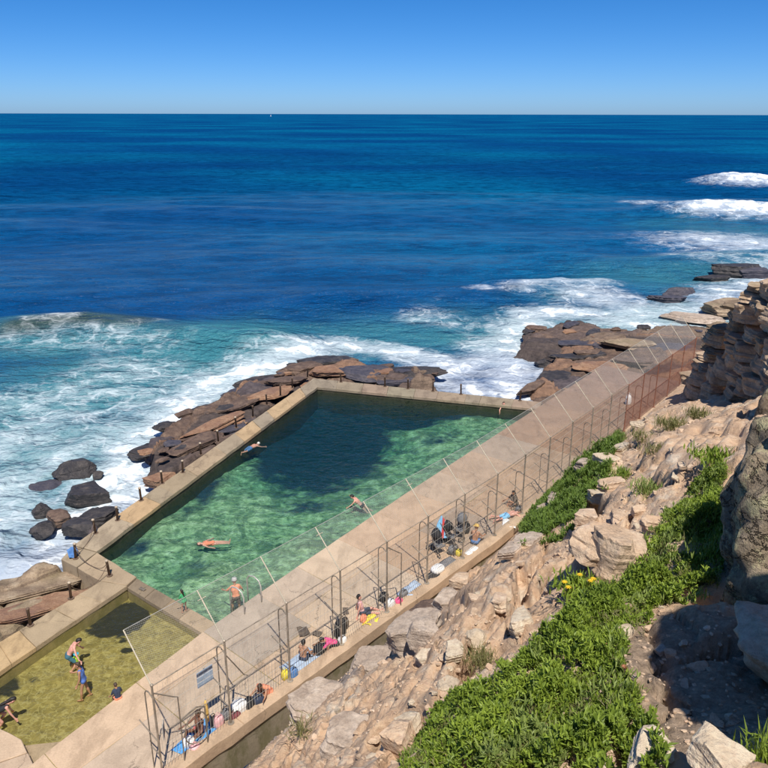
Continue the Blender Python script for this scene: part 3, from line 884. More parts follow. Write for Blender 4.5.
# kerb and retaining wall under the fence
kerb_root = empty('retaining_wall', (*fence_pt(0), 0))
tag(kerb_root, 'mossy concrete retaining wall and kerb along the foot of the fence', 'wall')
ko = np.array(fence_pt(0))
ks = [-4.2, -2.2, 0.1, 2.4, 4.6, 6.0, 8.2, 10.4, 12.6, 14.8, 17.2]
for k, (n0, n1) in enumerate(zip(ks[:-1], ks[1:])):
    q = [fence_off(n0, -.09), fence_off(n1, -.09), fence_off(n1, .30), fence_off(n0, .30)]
    o = MB().prism([tuple(p - ko) for p in shrink_quad(q, .004)], -.25, .10, .02, .4, .016, k).build('kerb', M['deck'], kerb_root)
    o.color = (.92, .86, .80, 1)
    q = [fence_off(n0, .05), fence_off(n1, .05), fence_off(n1, .24), fence_off(n0, .24)]
    MB().prism([tuple(p - ko) for p in q], -3.0, -.22, 0, .5, .01, k).build('wall_face', M['retaining'], kerb_root)

def worley(x, y, cell, seed):
    gx, gy = np.floor(x / cell), np.floor(y / cell)
    f1 = np.full(x.shape, 9.0); f2 = np.full(x.shape, 9.0); idv = np.zeros(x.shape); tx = np.zeros(x.shape); ty = np.zeros(x.shape)
    z0 = np.zeros_like(gx)
    for i in (-1, 0, 1):
        for j in (-1, 0, 1):
            cx, cy = gx + i, gy + j
            ox = cx + .5 + .45 * _hash(cx, cy, z0, seed); oy = cy + .5 + .45 * _hash(cx, cy, z0, seed + 1)
            dx, dy = x / cell - ox, y / cell - oy
            d = np.hypot(dx, dy)
            nearer = d < f1
            f2 = np.where(nearer, f1, np.minimum(f2, d))
            f1 = np.where(nearer, d, f1)
            idv = np.where(nearer, _hash(cx, cy, z0, seed + 2), idv)
            tx = np.where(nearer, dx * _hash(cx, cy, z0, seed + 3), tx); ty = np.where(nearer, dy * _hash(cx, cy, z0, seed + 4), ty)
    return idv, (tx + ty), f2 - f1

# ------------------------------------------------------------------ rock platforms at the sea's edge
plat_L = P2([(74, 552), (60, 540), (86, 520), (118, 508), (146, 484), (139, 470), (137, 455), (152, 430), (190, 412), (238, 386), (272, 372), (300, 364), (322, 359), (352, 359), (384, 369), (438, 367), (441, 386), (325, 382), (314, 384)], -.7)
plat_R = P2([(536, 404), (518, 396), (526, 376), (548, 354), (512, 346), (528, 325), (566, 319), (622, 326), (700, 326), (745, 332), (790, 352), (760, 400), (640, 400)], -.5)
plat_B = P2([(76, 566), (62, 559), (46, 560), (0, 580), (-90, 622), (-90, 712), (0, 650), (50, 618), (96, 584)], -.5)
def build_platform(name, poly, zfun, mat, label, stepm, edge=0.7, bottom=-3.0, seed=0, strike=1.2):
    px = [p[0] for p in poly]; py = [p[1] for p in poly]
    gx = np.arange(min(px) - 2, max(px) + 2, stepm); gy = np.arange(min(py) - 2, max(py) + 2, stepm)
    X, Y = np.meshgrid(gx, gy, indexing='xy')
    x, y = X.ravel(), Y.ravel()
    d = sdist(x, y, poly) + 0.55 * fbm(xy0(x, y, 0.7), 4, seed)
    top = zfun(x, y)
    # sandstone breaks in steps: terrace the rise from the water
    t = sstep(-0.5, edge, d)
    steps = 4.0
    tt = t * steps
    tq = (np.floor(tt) + sstep(0.55, 0.95, tt - np.floor(tt))) / steps
    z = bottom + (top - bottom) * (0.25 * t + 0.75 * tq)
    ca, sa = math.cos(strike), math.sin(strike)
    wx = x + .3 * fbm(xy0(x, y, .9), 3, seed + 5); wy = y + .3 * fbm(xy0(x, y, .9), 3, seed + 6)
    u, w_ = wx * ca + wy * sa, -wx * sa + wy * ca
    tone = np.zeros_like(x)
    for cell, amp in ((1.7, .17), (.8, .07)):
        a_, t_, e_ = worley(u * .55, w_ * 1.0, cell, seed * 10 + int(cell * 10))
        if cell > 1: tone = a_
        z = z + t * amp * (np.round(a_ * 2) / 2 + .5 * t_ - .9 * (1 - sstep(0, .09, e_)))
    z += 0.05 * fbm(xy0(x, y, 3.0), 4, seed + 3)
    f = grid_faces(len(gy), len(gx))
    keep = d > -1.6
    f = f[keep[f].all(1)]
    me = mesh_np(name, np.stack([x, y, z], 1), f)
    attr(me, 'tone', tone)
    return tag(link(name, me, mat), label, None, kind='structure')
def terrace(z, h, sharp=0.8):
    q = z / h
    fl = np.floor(q)
    return (fl + sstep(sharp - .3, sharp + .15, q - fl)) * h
def zL(x, y):
    return terrace(-0.72 + 0.42 * fbm(xy0(x, y, 0.35), 3, 21) + 0.2 * sstep(22, 30, y), 0.17)
def zR(x, y):
    return terrace(-0.68 + 0.45 * fbm(xy0(x, y, 0.22), 3, 31) + 0.25 * sstep(8, 16, x), 0.2)
def zB(x, y):
    u = (x * .83 - y * .55)
    return terrace(-0.28 + 0.22 * fbm(xy0(x * .5 + y * .3, y * 1.2 - x * .6, 0.7), 4, 41), 0.12)
build_platform('rock_platform', plat_L, zL, M['ledge'], 'brown stepped rock platform between the pool wall and the surf', 0.085, seed=1)
build_platform('rock_platform', plat_R, zR, M['ledge'], 'broad brown rock platform beyond the far corner of the pool', 0.12, seed=2, strike=.3)
build_platform('rock_platform', plat_B, zB, M['ledge_pale'], 'pale layered rock shelf beside the wading pool walkway', 0.07, edge=.9, seed=3, strike=.65)

# ------------------------------------------------------------------ rocks
ICO = {}
def ico(sub):
    if sub not in ICO:
        bm = bmesh.new()
        bmesh.ops.create_icosphere(bm, subdivisions=sub, radius=1)
        v = np.array([w.co[:] for w in bm.verts])
        f = np.array([[w.index for w in q.verts] for q in bm.faces])
        bm.free()
        ICO[sub] = (v / np.linalg.norm(v, axis=1)[:, None], f)
    return ICO[sub]
def rock_verts(seed, sub=3, planes=11, flat=0.0, rough=0.08, strata=0.0, round_=0.08, prism=0):
    r0 = np.random.default_rng(seed)
    d, f = ico(sub)
    n = r0.normal(size=(planes, 3)); n /= np.linalg.norm(n, axis=1)[:, None]
    dist = r0.uniform(0.62, 0.98, planes)
    if flat:
        n = np.vstack([n, [[0, 0, 1], [.05, .04, -1]]]); n[-2] += r0.normal(size=3) * .06
        n /= np.linalg.norm(n, axis=1)[:, None]
        dist = np.append(dist, [1 - flat, 1 - flat])
    if prism:
        az = np.sort(r0.uniform(0, 2 * np.pi, prism)) * .35 + .65 * (np.arange(prism) + r0.uniform(0, 1)) * 2 * np.pi / prism
        side = np.stack([np.cos(az), np.sin(az), r0.normal(0, .16, prism)], 1)
        k = max(2, planes // 3)
        ch = r0.normal(size=(k, 3)); ch[:, 2] = np.abs(ch[:, 2]) + .4
        cap = np.array([[0, 0, 1.0], [0, 0, -1.0]]) + r0.normal(size=(2, 3)) * .07
        n = np.vstack([side, ch, cap]); n /= np.linalg.norm(n, axis=1)[:, None]
        dist = np.concatenate([r0.uniform(.60, .92, prism), r0.uniform(.86, 1.05, k), r0.uniform(.55, .75, 2)])
    c = d @ n.T
    rr = np.where(c > 1e-3, dist / np.maximum(c, 1e-3), 9)
    r = np.minimum(rr.min(1), 1.25 if prism else 1.15)
    r = r * (1 - round_) + round_ * np.minimum(1.0, r)
    v = d * r[:, None]
    o = 50.0 * seed % 977
    nn = fbm(v * 2.2 + o, 4, seed)
    v = v * (1 + rough * 1.6 * nn + rough * 0.8 * fbm(v * 6.5 + o, 3, seed + 5))[:, None]
    if strata:
        lay = noise(np.stack([np.full(len(v), o), np.full(len(v), 3.0), v[:, 2] * 6.0], 1), seed)
        v[:, :2] *= (1 + strata * np.round(lay * 3) / 3)[:, None]
    return v, f
PROTO = {}
def rock_proto(kind, k):
    key = (kind, k)
    if key not in PROTO:
        prm = {'block': dict(planes=8, flat=.25, rough=.045, strata=.05, round_=0.0, prism=5), 'slab': dict(planes=7, flat=.35, rough=.04, strata=.07, round_=0.0, prism=5),
               'round': dict(planes=14, flat=0, rough=.08), 'shard': dict(planes=9, flat=0, rough=.035, round_=0, prism=4), 'layer': dict(planes=7, flat=.3, rough=.06, strata=.10, round_=0, prism=6)}[kind]
        v, f = rock_verts(hash_k(kind) + k, 4, **prm)
        PROTO[key] = mesh_np(kind + '_rock', v, f, False)
    return PROTO[key]
def hash_k(s):
    return sum(ord(c) * (i + 3) for i, c in enumerate(s))
def rock(name, kind, k, loc, size, mat, rz=0.0, tilt=(0, 0), tint=(1, 1, 1), label=None, cat='rock', group=None):
    me = rock_proto(kind, k)
    o = bpy.data.objects.new(name, me)
    if len(me.materials) == 0:
        me.materials.append(mat)
    col.objects.link(o)
    o.material_slots[0].link = 'OBJECT'
    o.material_slots[0].material = mat
    o.location = loc
    o.rotation_euler = (tilt[0], tilt[1], rz)
    o.scale = (size[0] / 2, size[1] / 2, size[2] / 2)
    o.color = tuple(tint) + (1,)
    return tag(o, label, cat, group)

# ledge rocks one by one: px, py of the centre, z of the centre, width, depth, height, turn, kind, material, label
LR = [
    (78, 469, -1.15, 2.0, 1.5, .9, 8, 'round', 'ledge_dark', 'dark rounded rock awash in foam, farthest left off the sea wall'),
    (88, 495, -1.1, 2.1, 1.5, 1.05, 12, 'block', 'ledge_dark', 'dark wedge shaped boulder in foam beside the sea wall'),
    (38, 488, -1.45, 2.4, 1.6, .7, 20, 'slab', 'ledge_purple', 'half drowned dark slab left of the two dark boulders'),
    (42, 512, -1.15, .95, .8, .6, 30, 'round', 'ledge_dark', 'small dark rock in foam below the wedge boulder'),
    (60, 519, -1.1, 1.2, .8, .6, -10, 'block', 'ledge', 'brown rock among dark ones near the wall end'),
    (45, 531, -1.15, 1.0, .8, .6, 40, 'round', 'ledge_dark', 'dark low rock nearest the pale rock shelf'),
    (80, 528, -1.05, 1.3, 1.1, .75, -30, 'shard', 'ledge_dark', 'jagged dark rock against the sea wall end'),
    (95, 518, -.95, 1.5, 1.0, .7, 25, 'block', 'ledge_dark', 'jagged black rock under the second bollard of the sea wall'),
    (98, 477, -1.3, .6, .5, .45, 0, 'round', 'ledge_dark', 'small rock between the two dark boulders'),
    (160, 478, -.75, 1.6, 1.1, .8, 35, 'block', 'ledge_orange', 'red brown block at the near tip of the ledge'),
    (158, 446, -.85, 2.4, 1.5, .75, 35, 'slab', 'ledge_dark', 'dark wet slab at the seaward near end of the ledge'),
    (166, 426, -.8, 1.5, 1.1, .7, 20, 'round', 'ledge_dark', 'rounded dark rock above the dark wet slab'),
    (196, 440, -.42, 3.6, 1.5, .55, 48, 'slab', 'ledge', 'long brown slab halfway along the ledge beside the wall'),
    (215, 422, -.35, 3.4, 1.4, .5, 50, 'slab', 'ledge_orange', 'orange brown slab in the middle of the ledge'),
    (212, 407, -.62, 3.2, 1.6, .6, 42, 'slab', 'ledge_dark', 'dark sloping slab on the seaward edge of the ledge middle'),
    (240, 402, -.35, 3.4, 1.6, .55, 48, 'slab', 'ledge', 'brown stepped slab above the ledge middle'),
    (245, 388, -.62, 3.2, 1.3, .5, 40, 'slab', 'ledge_purple', 'dull purple slab on the seaward edge of the ledge'),
    (262, 378, -.6, 3.0, 1.3, .55, 30, 'slab', 'ledge_dark', 'black weedy slab facing the open sea'),
    (268, 391, -.25, 2.8, 1.3, .5, 50, 'slab', 'ledge_orange', 'orange slab beside the upper end of the sea wall'),
    (287, 379, -.3, 2.6, 1.4, .55, 40, 'block', 'ledge', 'brown block by the corner of the sea wall'),
    (300, 366, -.45, 2.6, 1.7, .7, 20, 'block', 'ledge', 'brown rock beyond the top corner of the pool'),
    (327, 359, -.55, 3.8, 2.0, .7, 5, 'slab', 'ledge_dark', 'dark flat slab at the seaward tip beyond the pool corner'),
    (327, 369, -.3, 2.6, 1.7, .7, -10, 'block', 'ledge_orange', 'orange brown block just behind the pool corner'),
    (361, 370, -.4, 3.4, 2.4, .6, 12, 'slab', 'ledge_purple', 'purple grey slab behind the far wall'),
    (386, 365, -.6, 1.0, .9, .5, 0, 'block', 'ledge', 'small brown block between the purple and the black slab'),
    (409, 369, -.55, 3.6, 1.8, .8, -3, 'slab', 'ledge_dark', 'large black flat slab behind the far wall'),
    (398, 379, -.6, 2.8, 1.2, .55, 5, 'slab', 'ledge_purple', 'grey slab wedged between the far wall and the black slab'),
    (424, 377, -.7, 1.2, 1.1, .7, 0, 'block', 'ledge', 'brown block at the end of the black slab'),
    (560, 292, -1.35, 3.6, 1.8, 1.1, 5, 'slab', 'ledge_dark', 'black rock breaking the surf out to sea'),
    (590, 296, -1.5, 2.2, 1.4, .8, 5, 'slab', 'ledge_dark', 'low black rock right of the surf breaking rock'),
    (545, 336, -.75, 3.4, 2.6, .9, 30, 'round', 'ledge', 'rounded brown boulder at the seaward corner of the far platform'),
    (556, 343, -.55, 2.0, 1.3, .8, -20, 'block', 'ledge_dark', 'dark tilted block next to the rounded platform boulder'),
    (600, 331, -.55, 4.0, 2.2, .8, 4, 'slab', 'ledge', 'flat brown slab on the sea edge of the far platform'),
    (583, 341, -.4, 3.6, 2.4, .6, -15, 'slab', 'ledge_purple', 'wide purple grey slab in the middle of the far platform'),
    (630, 341, -.15, 3.2, 2.4, .7, 5, 'slab', 'ledge_pale', 'pale orange flat topped slab on the far platform'),
    (552, 376, -.75, 2.2, 2.0, .9, 20, 'block', 'ledge_dark', 'dark block at the near corner of the far platform'),
    (572, 355, -.5, 2.6, 1.4, .6, 10, 'slab', 'ledge_dark', 'dark slab splashed with foam on the far platform'),
    (600, 364, -.35, 3.6, 2.2, .5, 10, 'slab', 'ledge_orange', 'rusty orange slab on the far platform near the deck end'),
    (545, 361, -1.0, 1.6, 1.2, .6, 5, 'round', 'ledge_dark', 'grey boulder surrounded by foam at the platform edge'),
    (660, 345, -.3, 3.6, 2.0, .5, 8, 'slab', 'ledge_purple', 'dark wet slab right of the pale flat slab'),
    (590, 350, -.35, 2.4, 1.1, .5, 0, 'slab', 'ledge', 'narrow brown slab between dark slabs on the far platform'),
    (640, 358, -.25, 3.0, 2.0, .5, 12, 'slab', 'ledge', 'brown slab behind the outer fence netting'),
    (681, 297, -1.2, 3.6, 2.4, 1.1, 10, 'round', 'ledge_purple', 'round topped dark rock in the right hand surf'),
    (668, 305, -1.25, 3.2, 2.0, 1.0, 4, 'slab', 'ledge_purple', 'low dark blue rock in front of the round topped rock'),
    (688, 322, -1.3, 4.6, 2.2, .7, -12, 'slab', 'grey_rock', 'flat grey rock washed by foam below the outcrop'),
    (725, 312, -.9, 4.2, 3.0, 1.3, 20, 'block', 'ledge_pale', 'pale brown slab at the water under the outcrop'),
    (735, 274, -1.1, 5.0, 3.0, 1.8, 5, 'slab', 'ledge_dark', 'dark rock farthest out at the right edge of the surf'),
    (755, 277, -1.2, 4.5, 2.6, 1.4, 0, 'slab', 'ledge_purple', 'dark rock half behind the top of the outcrop'),
    (712, 283, -1.4, 3.0, 2.0, .9, 0, 'slab', 'ledge_dark', 'low dark rock left of the farthest surf rock'),
    (25, 585, -.30, 4.2, 1.6, .55, 28, 'slab', 'ledge_pale', 'smooth pale rock ridge on the seaward rim of the shelf'),
    (30, 607, -.30, 3.6, 1.2, .5, 32, 'slab', 'ledge_orange', 'orange layered slab between rim and walkway'),
]
for i, (px, py, z, w, dpt, h, rz, kind, mat, lab) in enumerate(LR):
    washed = py < 325 and px > 500
    p = gp(px, py, z)
    if washed: p[2] += .45
    elif kind == 'slab': p[2] -= .16; h *= .7
    elif px > 130: p[2] -= .14; h *= .8
    rock('shore_rock', kind, i % 7, tuple(p), (w, dpt, h), M[mat], R(rz), (rd.uniform(-.06, .06), rd.uniform(-.06, .06)), label=lab, group='rocks along the shore')
# loose stones scattered over the ledges
SHORT = {'ledge': 'brown', 'ledge_orange': 'orange', 'ledge_dark': 'black', 'ledge_purple': 'purplish', 'grey_rock': 'grey', 'sandstone': 'tan', 'sandstone_pale': 'cream'}
def scatter_ledge(poly, zf, count, smin, smax, mats, label, group, seed):
    r1 = random.Random(seed)
    xs = [p[0] for p in poly]; ys = [p[1] for p in poly]
    k = 0
    while k < count:
        x, y = r1.uniform(min(xs), max(xs)), r1.uniform(min(ys), max(ys))
        if sdist(np.array([x]), np.array([y]), poly)[0] < .15: continue
        if y < 60 and abs(x) / max(y, 1) > .62: continue
        s = r1.uniform(smin, smax)
        z = zf(np.array([x]), np.array([y]))[0]
        mt = r1.choice(mats)
        near = min(LR, key=lambda q: math.hypot(gp(q[0], q[1], q[2])[0] - x, gp(q[0], q[1], q[2])[1] - y))
        lab = ('large ' if s > .6 * smax else 'small ') + SHORT[mt] + ' stone next to the ' + ' '.join(near[9].split()[:9])
        rock('ledge_stone', r1.choice(['block', 'slab', 'slab']), r1.randrange(7), (x, y, z), (s * r1.uniform(1, 1.9), s, s * r1.uniform(.25, .42)), M[mt], r1.uniform(.4, 1.1), (r1.uniform(-.12, .12), r1.uniform(-.12, .12)), label=lab, group=group)
        k += 1
scatter_ledge(plat_L, zL, 26, .4, .95, ['ledge', 'ledge', 'ledge_orange', 'ledge_dark', 'ledge_purple'], 'loose brown stone lying on the ledge outside the pool wall', 'loose stones on the left ledge', 5)
scatter_ledge(plat_R, zR, 20, .5, 1.2, ['ledge', 'ledge_orange', 'ledge_purple', 'ledge_dark'], 'loose brown stone lying on the far rock platform', 'loose stones on the far platform', 6)

# ------------------------------------------------------------------ the hillside
ctrl = []
for n, z in ((-4, -1.6), (-2, -1.45), (-1, -1.35), (0, -1.25), (1, -1.1), (2, -.95), (3, -.85), (4, -.8), (5, -.6), (6, -.45), (7, -.15), (8, -.02), (10, .1), (12, .2), (14, .25), (17, .35)):
    p = fence_off(n, .28)
    ctrl.append((p[0], p[1], z))
for px, py, d in [(300, 742, 14.6), (330, 715, 15.2), (300, 768, 13.2), (380, 768, 9.9), (360, 690, 15.2), (400, 660, 15.0), (380, 730, 11.6), (420, 700, 10.8), (440, 768, 7.7), (450, 690, 9.7), (470, 640, 12.2),
                  (500, 640, 10.9), (440, 615, 17.2), (480, 575, 18.6), (540, 560, 16.4), (520, 600, 13.2), (600, 560, 12.8), (560, 620, 10.4), (600, 500, 18.0), (650, 480, 17.2), (600, 455, 25), (680, 430, 23.0), (650, 410, 30.0), (700, 480, 14.6),
                  (740, 402, 27.5), (700, 400, 35), (690, 420, 26.5), (768, 392, 24.5), (768, 410, 20.5), (700, 520, 12.0), (640, 600, 9.2), (700, 620, 8.3), (640, 680, 7.2), (560, 700, 7.7), (500, 720, 8.0), (560, 768, 6.4), (680, 740, 6.1), (740, 768, 5.5), (640, 768, 5.9), (768, 700, 6.6), (768, 640, 8.4), (768, 600, 9.3), (740, 560, 10.2)]:
    ctrl.append(tuple(dp(px, py, d)))
ctrl += [(6, 2, 11.8), (0, -2, 12.3), (-4, 0, 10.0), (-7, 6, 2.0), (4, -3, 12.6), (10, 5, 12.2), (16, 12, 11.5), (24, 22, 9.5), (30, 34, 6.5), (-9, 10, -1.6), (26, 44, 2.0), (12, 12, 9.6), (1.5, 2.0, 11.2), (-2, 5, 7.4), (20, 42.5, .2)]
ctrl = np.array(ctrl)
def tps(r2):
    return 0.5 * r2 * np.log(np.maximum(r2, 1e-12))
_n = len(ctrl)
_K = tps(((ctrl[:, None, :2] - ctrl[None, :, :2]) ** 2).sum(2)) + 0.9 * np.eye(_n)
_Pm = np.hstack([np.ones((_n, 1)), ctrl[:, :2]])
_A = np.block([[_K, _Pm], [_Pm.T, np.zeros((3, 3))]])
_w = np.linalg.solve(_A, np.append(ctrl[:, 2], [0, 0, 0]))
def hill_base(x, y):
    out = _w[_n] + _w[_n + 1] * x + _w[_n + 2] * y
    for i in range(_n):
        out = out + _w[i] * tps((x - ctrl[i, 0]) ** 2 + (y - ctrl[i, 1]) ** 2)
    return out
fence_poly = [tuple(fence_off(n, 0)) for n in (-6, 0, 6, 17)]
def fence_side(x, y):
    """distance up the hill from the fence line (negative on the deck)"""
    d = seg_dist(x, y, fence_poly)
    # sign from the nearest straight piece
    s1 = (x - fence_b[0]) * fence_nrm(0)[0] + (y - fence_b[1]) * fence_nrm(0)[1]
    s2 = (x - fence_b[0]) * fence_nrm(9)[0] + (y - fence_b[1]) * fence_nrm(9)[1]
    s = np.where(y < fence_b[1], s1, s2)
    return np.sign(s) * d
def zone_grey(x, y):
    a = blob(x, y, [(330, 700, 2.6, 2.4, 1.0), (400, 655, 1.6, 1.8, 1.0), (290, 750, 2.5, 1.6, .9)], -.2)
    return a
def zone_soil(x, y):
    p = dp(700, 660, 7.2); q = dp(760, 720, 6)
    a = np.exp(-(((x - p[0]) / 1.2) ** 2 + ((y - p[1]) / 1.5) ** 2)) + np.exp(-(((x - q[0]) / .8) ** 2 + ((y - q[1]) / .5) ** 2))
    return np.clip(a, 0, 1)
CLEFTS = [  # ends of each cleft in plan, half width, depth
    (dp(560, 592, 14.0), dp(590, 556, 14.6), .34, 1.25), (dp(431, 622, 16.4), dp(437, 656, 14.6), .16, 1.0), (dp(597, 476, 20.5), dp(590, 522, 17.0), .22, .9),
    (dp(388, 752, 10.6), dp(402, 742, 10.6), .22, .9), (dp(613, 532, 14.6), dp(618, 562, 13.2), .10, .6), (dp(520, 585, 15.0), dp(530, 610, 12.9), .08, .45), (dp(462, 590, 18.0), dp(470, 622, 15.0), .10, .6)]
def clefts(x, y):
    out = np.zeros_like(x)
    wob = .22 * fbm(xy0(x, y, 1.7), 3, 91)
    for a, b, w, dep in CLEFTS:
        d = seg_dist(x + wob, y - wob, [tuple(a[:2]), tuple(b[:2])])
        out = np.maximum(out, dep * (1 - sstep(w * .6, w * 1.5, d)))
    return out
def hill_z(x, y, detail=True):
    x = np.atleast_1d(np.asarray(x, float)); y = np.atleast_1d(np.asarray(y, float))
    z = hill_base(x, y)
    fs = fence_side(x, y)
    m = sstep(0.25, 1.6, fs)
    calm = 1 - 0.75 * zone_soil(x, y)
    upper = sstep(19, 24, y) * sstep(5.5, 8.0, x)
    gz_ = np.clip(zone_grey(x, y), 0, 1)
    calm = calm * (1 - .55 * upper) * (1 - .45 * gz_)
    warp = 0.5 * fbm(xy0(x, y, 0.45), 4, 61)
    zt = z + warp * 0.9
    h = 0.42
    q = (zt + 0.16 * x) / h
    fl = np.floor(q)
    ter = (fl + sstep(0.35, 0.85, q - fl)) * h - 0.16 * x - warp * 0.9
    mixn = sstep(-0.25, 0.25, fbm(xy0(x, y, 0.33), 3, 63))
    z2 = z + (ter - z) * (0.30 + 0.55 * mixn) * m * calm
    rid = 1 - np.abs(fbm(xy0(x, y, 0.8), 4, 65)) * 2
    z2 = z2 + (0.20 * (rid - .55) + 0.07 * fbm(xy0(x, y, 2.4), 4, 67)) * m * calm
    wx = x + .35 * fbm(xy0(x, y, 1.1), 3, 71); wy = y + .35 * fbm(xy0(x, y, 1.1), 3, 72)
    patch = sstep(-.25, .15, fbm(xy0(x, y, .28), 3, 73)) * m * calm
    for cell, amp in ((1.5, .16), (.5, .035)):
        a_, t_, e_ = worley(wx * 1.25 + wy * .35, wy * .8, cell, int(cell * 100))
        z2 = z2 + patch * amp * (a_ + t_ * 1.1 - 1.0 * (1 - sstep(0.0, .16, e_)))
    a_, t_, e_ = worley(wx * 1.1 - wy * .4, wy * .75, 2.7, 77)
    z2 = z2 + m * (1 - .7 * upper) * .30 * (a_ + t_ * .9 - .9 * (1 - sstep(0.0, .07, e_))) * (1 - .8 * zone_soil(x, y))
    z2 = z2 - clefts(x, y) * m
    if detail:
        z2 = z2 + 0.045 * fbm(xy0(x, y, 7.0), 3, 69) * (0.3 + .7 * m)
    return z2
def hill_at(px, py):
    """first place where the sight line of the photograph meets the hillside"""
    d = np.linspace(3.0, 60, 1400)
    r = ray(px, py)
    x, y, z = r[0] * d, r[1] * d, CAM_H + r[2] * d
    below = z < hill_z(x, y, False)
    i = int(np.argmax(below))
    return np.array([x[i], y[i], hill_z(x[i], y[i])[0]])
def build_hill():
    rr = [2.2]
    while rr[-1] < 52: rr.append(rr[-1] * 1.0068)
    rr = np.array(rr)
    th = np.radians(np.concatenate([np.linspace(-75, -30, 60)[:-1], np.linspace(-30, 33, 430), np.linspace(33, 75, 60)[1:]]))
    Rr, T = np.meshgrid(rr, th, indexing='ij')
    x = (Rr * np.sin(T)).ravel(); y = (Rr * np.cos(T)).ravel()
    z = hill_z(x, y)
    fs = fence_side(x, y)
    f = grid_faces(len(rr), len(th))[:, ::-1].copy()
    keep = (fs > 0.10) & (y < 46)
    f = f[keep[f].all(1)]
    used = np.zeros(len(x), bool); used[f.ravel()] = True
    idx = np.cumsum(used) - 1
    me = mesh_np('hillside', np.stack([x, y, z], 1)[used], idx[f])
    attr(me, 'grey', zone_grey(x, y)[used]); attr(me, 'soil', zone_soil(x, y)[used])
    return tag(link('hillside', me, M['hill']), 'steep sandstone hillside of broken pale rock and soil above the pool', None, kind='structure')
build_hill()

# the big lichened boulder at the right edge, overhanging the slope
def big_rock(name, seed, loc, size, rz, mat, label, sub=5, **kw):
    v, f = rock_verts(seed, sub, **kw)
    q = v * (np.array(size) / 2)
    rdg = 1 - 2 * np.abs(fbm(q * 1.1 + seed, 5, seed + 9, .6))
    v = v * (1 + (.10 * (rdg - .5) + .055 * fbm(q * 4.0, 6, seed + 12, .65)) / max(1, max(size) / 3))[:, None]
    me = mesh_np(name, v * (np.array(size) / 2), f)
    o = link(name, me, mat)
    o.location = loc
    o.rotation_euler = (0, 0, rz)
    return tag(o, label, 'rock')
bc = dp(908, 548, 9.2)
big_rock('boulder', 33, tuple(bc), (3.8, 3.5, 5.0), .5, M['boulder'], 'huge lichen speckled boulder at the right edge above the leafy strip', planes=14, rough=.10, round_=.2, sub=6)
bc2 = dp(822, 672, 6.7)
big_rock('boulder', 58, tuple(bc2), (1.25, 1.6, .75), .4, M['sandstone'], 'flat tan rock jutting out under the huge boulder', 5, planes=9, flat=.2, rough=.07, round_=0, prism=5)
# unseen boulder added to shade the lower right, then the pillar at the edge
big_rock('boulder', 71, (4.4, 3.2, 12.8), (3.7, 2.3, 6.2), .1, M['boulder'], 'unseen upper boulder added to shade the soil at the lower right', 4, planes=14, rough=.07, round_=.4)

big_rock('boulder', 83, (11.0, 18.5, 6.9), (2.5, 2.3, 5.4), .3, M['boulder'], 'tall dark pillar rock at the right edge in front of the outcrop', 5, planes=14, rough=.08, round_=.3)
# layered outcrop at the upper right
r2 = random.Random(21)
oc_cols = [  # px, foot py, top py, distance
    (694, 394, 374, 37.0), (702, 392, 352, 35.5), (712, 391, 342, 33.5), (722, 389, 322, 32.0), (732, 387, 302, 30.5), (742, 386, 294, 29.0), (752, 384, 283, 28.0), (763, 384, 276, 27.0), (775, 382, 272, 26.0), (790, 380, 270, 25.0), (806, 380, 272, 24.5)]
for ci, (px, pf, pt, d) in enumerate(oc_cols):
    foot = dp(px, pf, d); top = dp(px, pt, d)
    z = foot[2] - .4
    lay = 0
    while z < top[2] - .1:
        h = min(r2.uniform(.38, .95), top[2] - z + .12)
        w = r2.uniform(.95, 1.55)
        dx = r2.uniform(-.22, .22); dy = r2.uniform(-.35, .35) + .12 * lay
        ORD = ['lowest', 'second', 'third', 'fourth', 'fifth', 'sixth', 'seventh', 'eighth', 'ninth', 'tenth', 'eleventh', 'twelfth', 'thirteenth']
        where = 'at the foot' if z < foot[2] + .3 else ('on the crest' if z + h > top[2] - .15 else 'midway up')
        rock('outcrop_rock', 'layer', r2.randrange(9), (foot[0] + dx, foot[1] + dy, z + h / 2), (w, w * r2.uniform(.9, 1.4), h * 1.22), M['outcrop'] if r2.random() < .8 else M['ledge_pale'], r2.uniform(-.5, .5), (r2.uniform(-.05, .05), r2.uniform(-.05, .05)),
             tint=(lambda t: (t, t * .98, t * .95))(r2.uniform(.78, 1.12)), label=ORD[lay] + ' slab up in the ' + (['first'] + ORD[1:])[ci] + ' stack of the layered outcrop, counting from the fence end', group='slabs of the outcrop ' + where)
        z += h * .92
        lay += 1

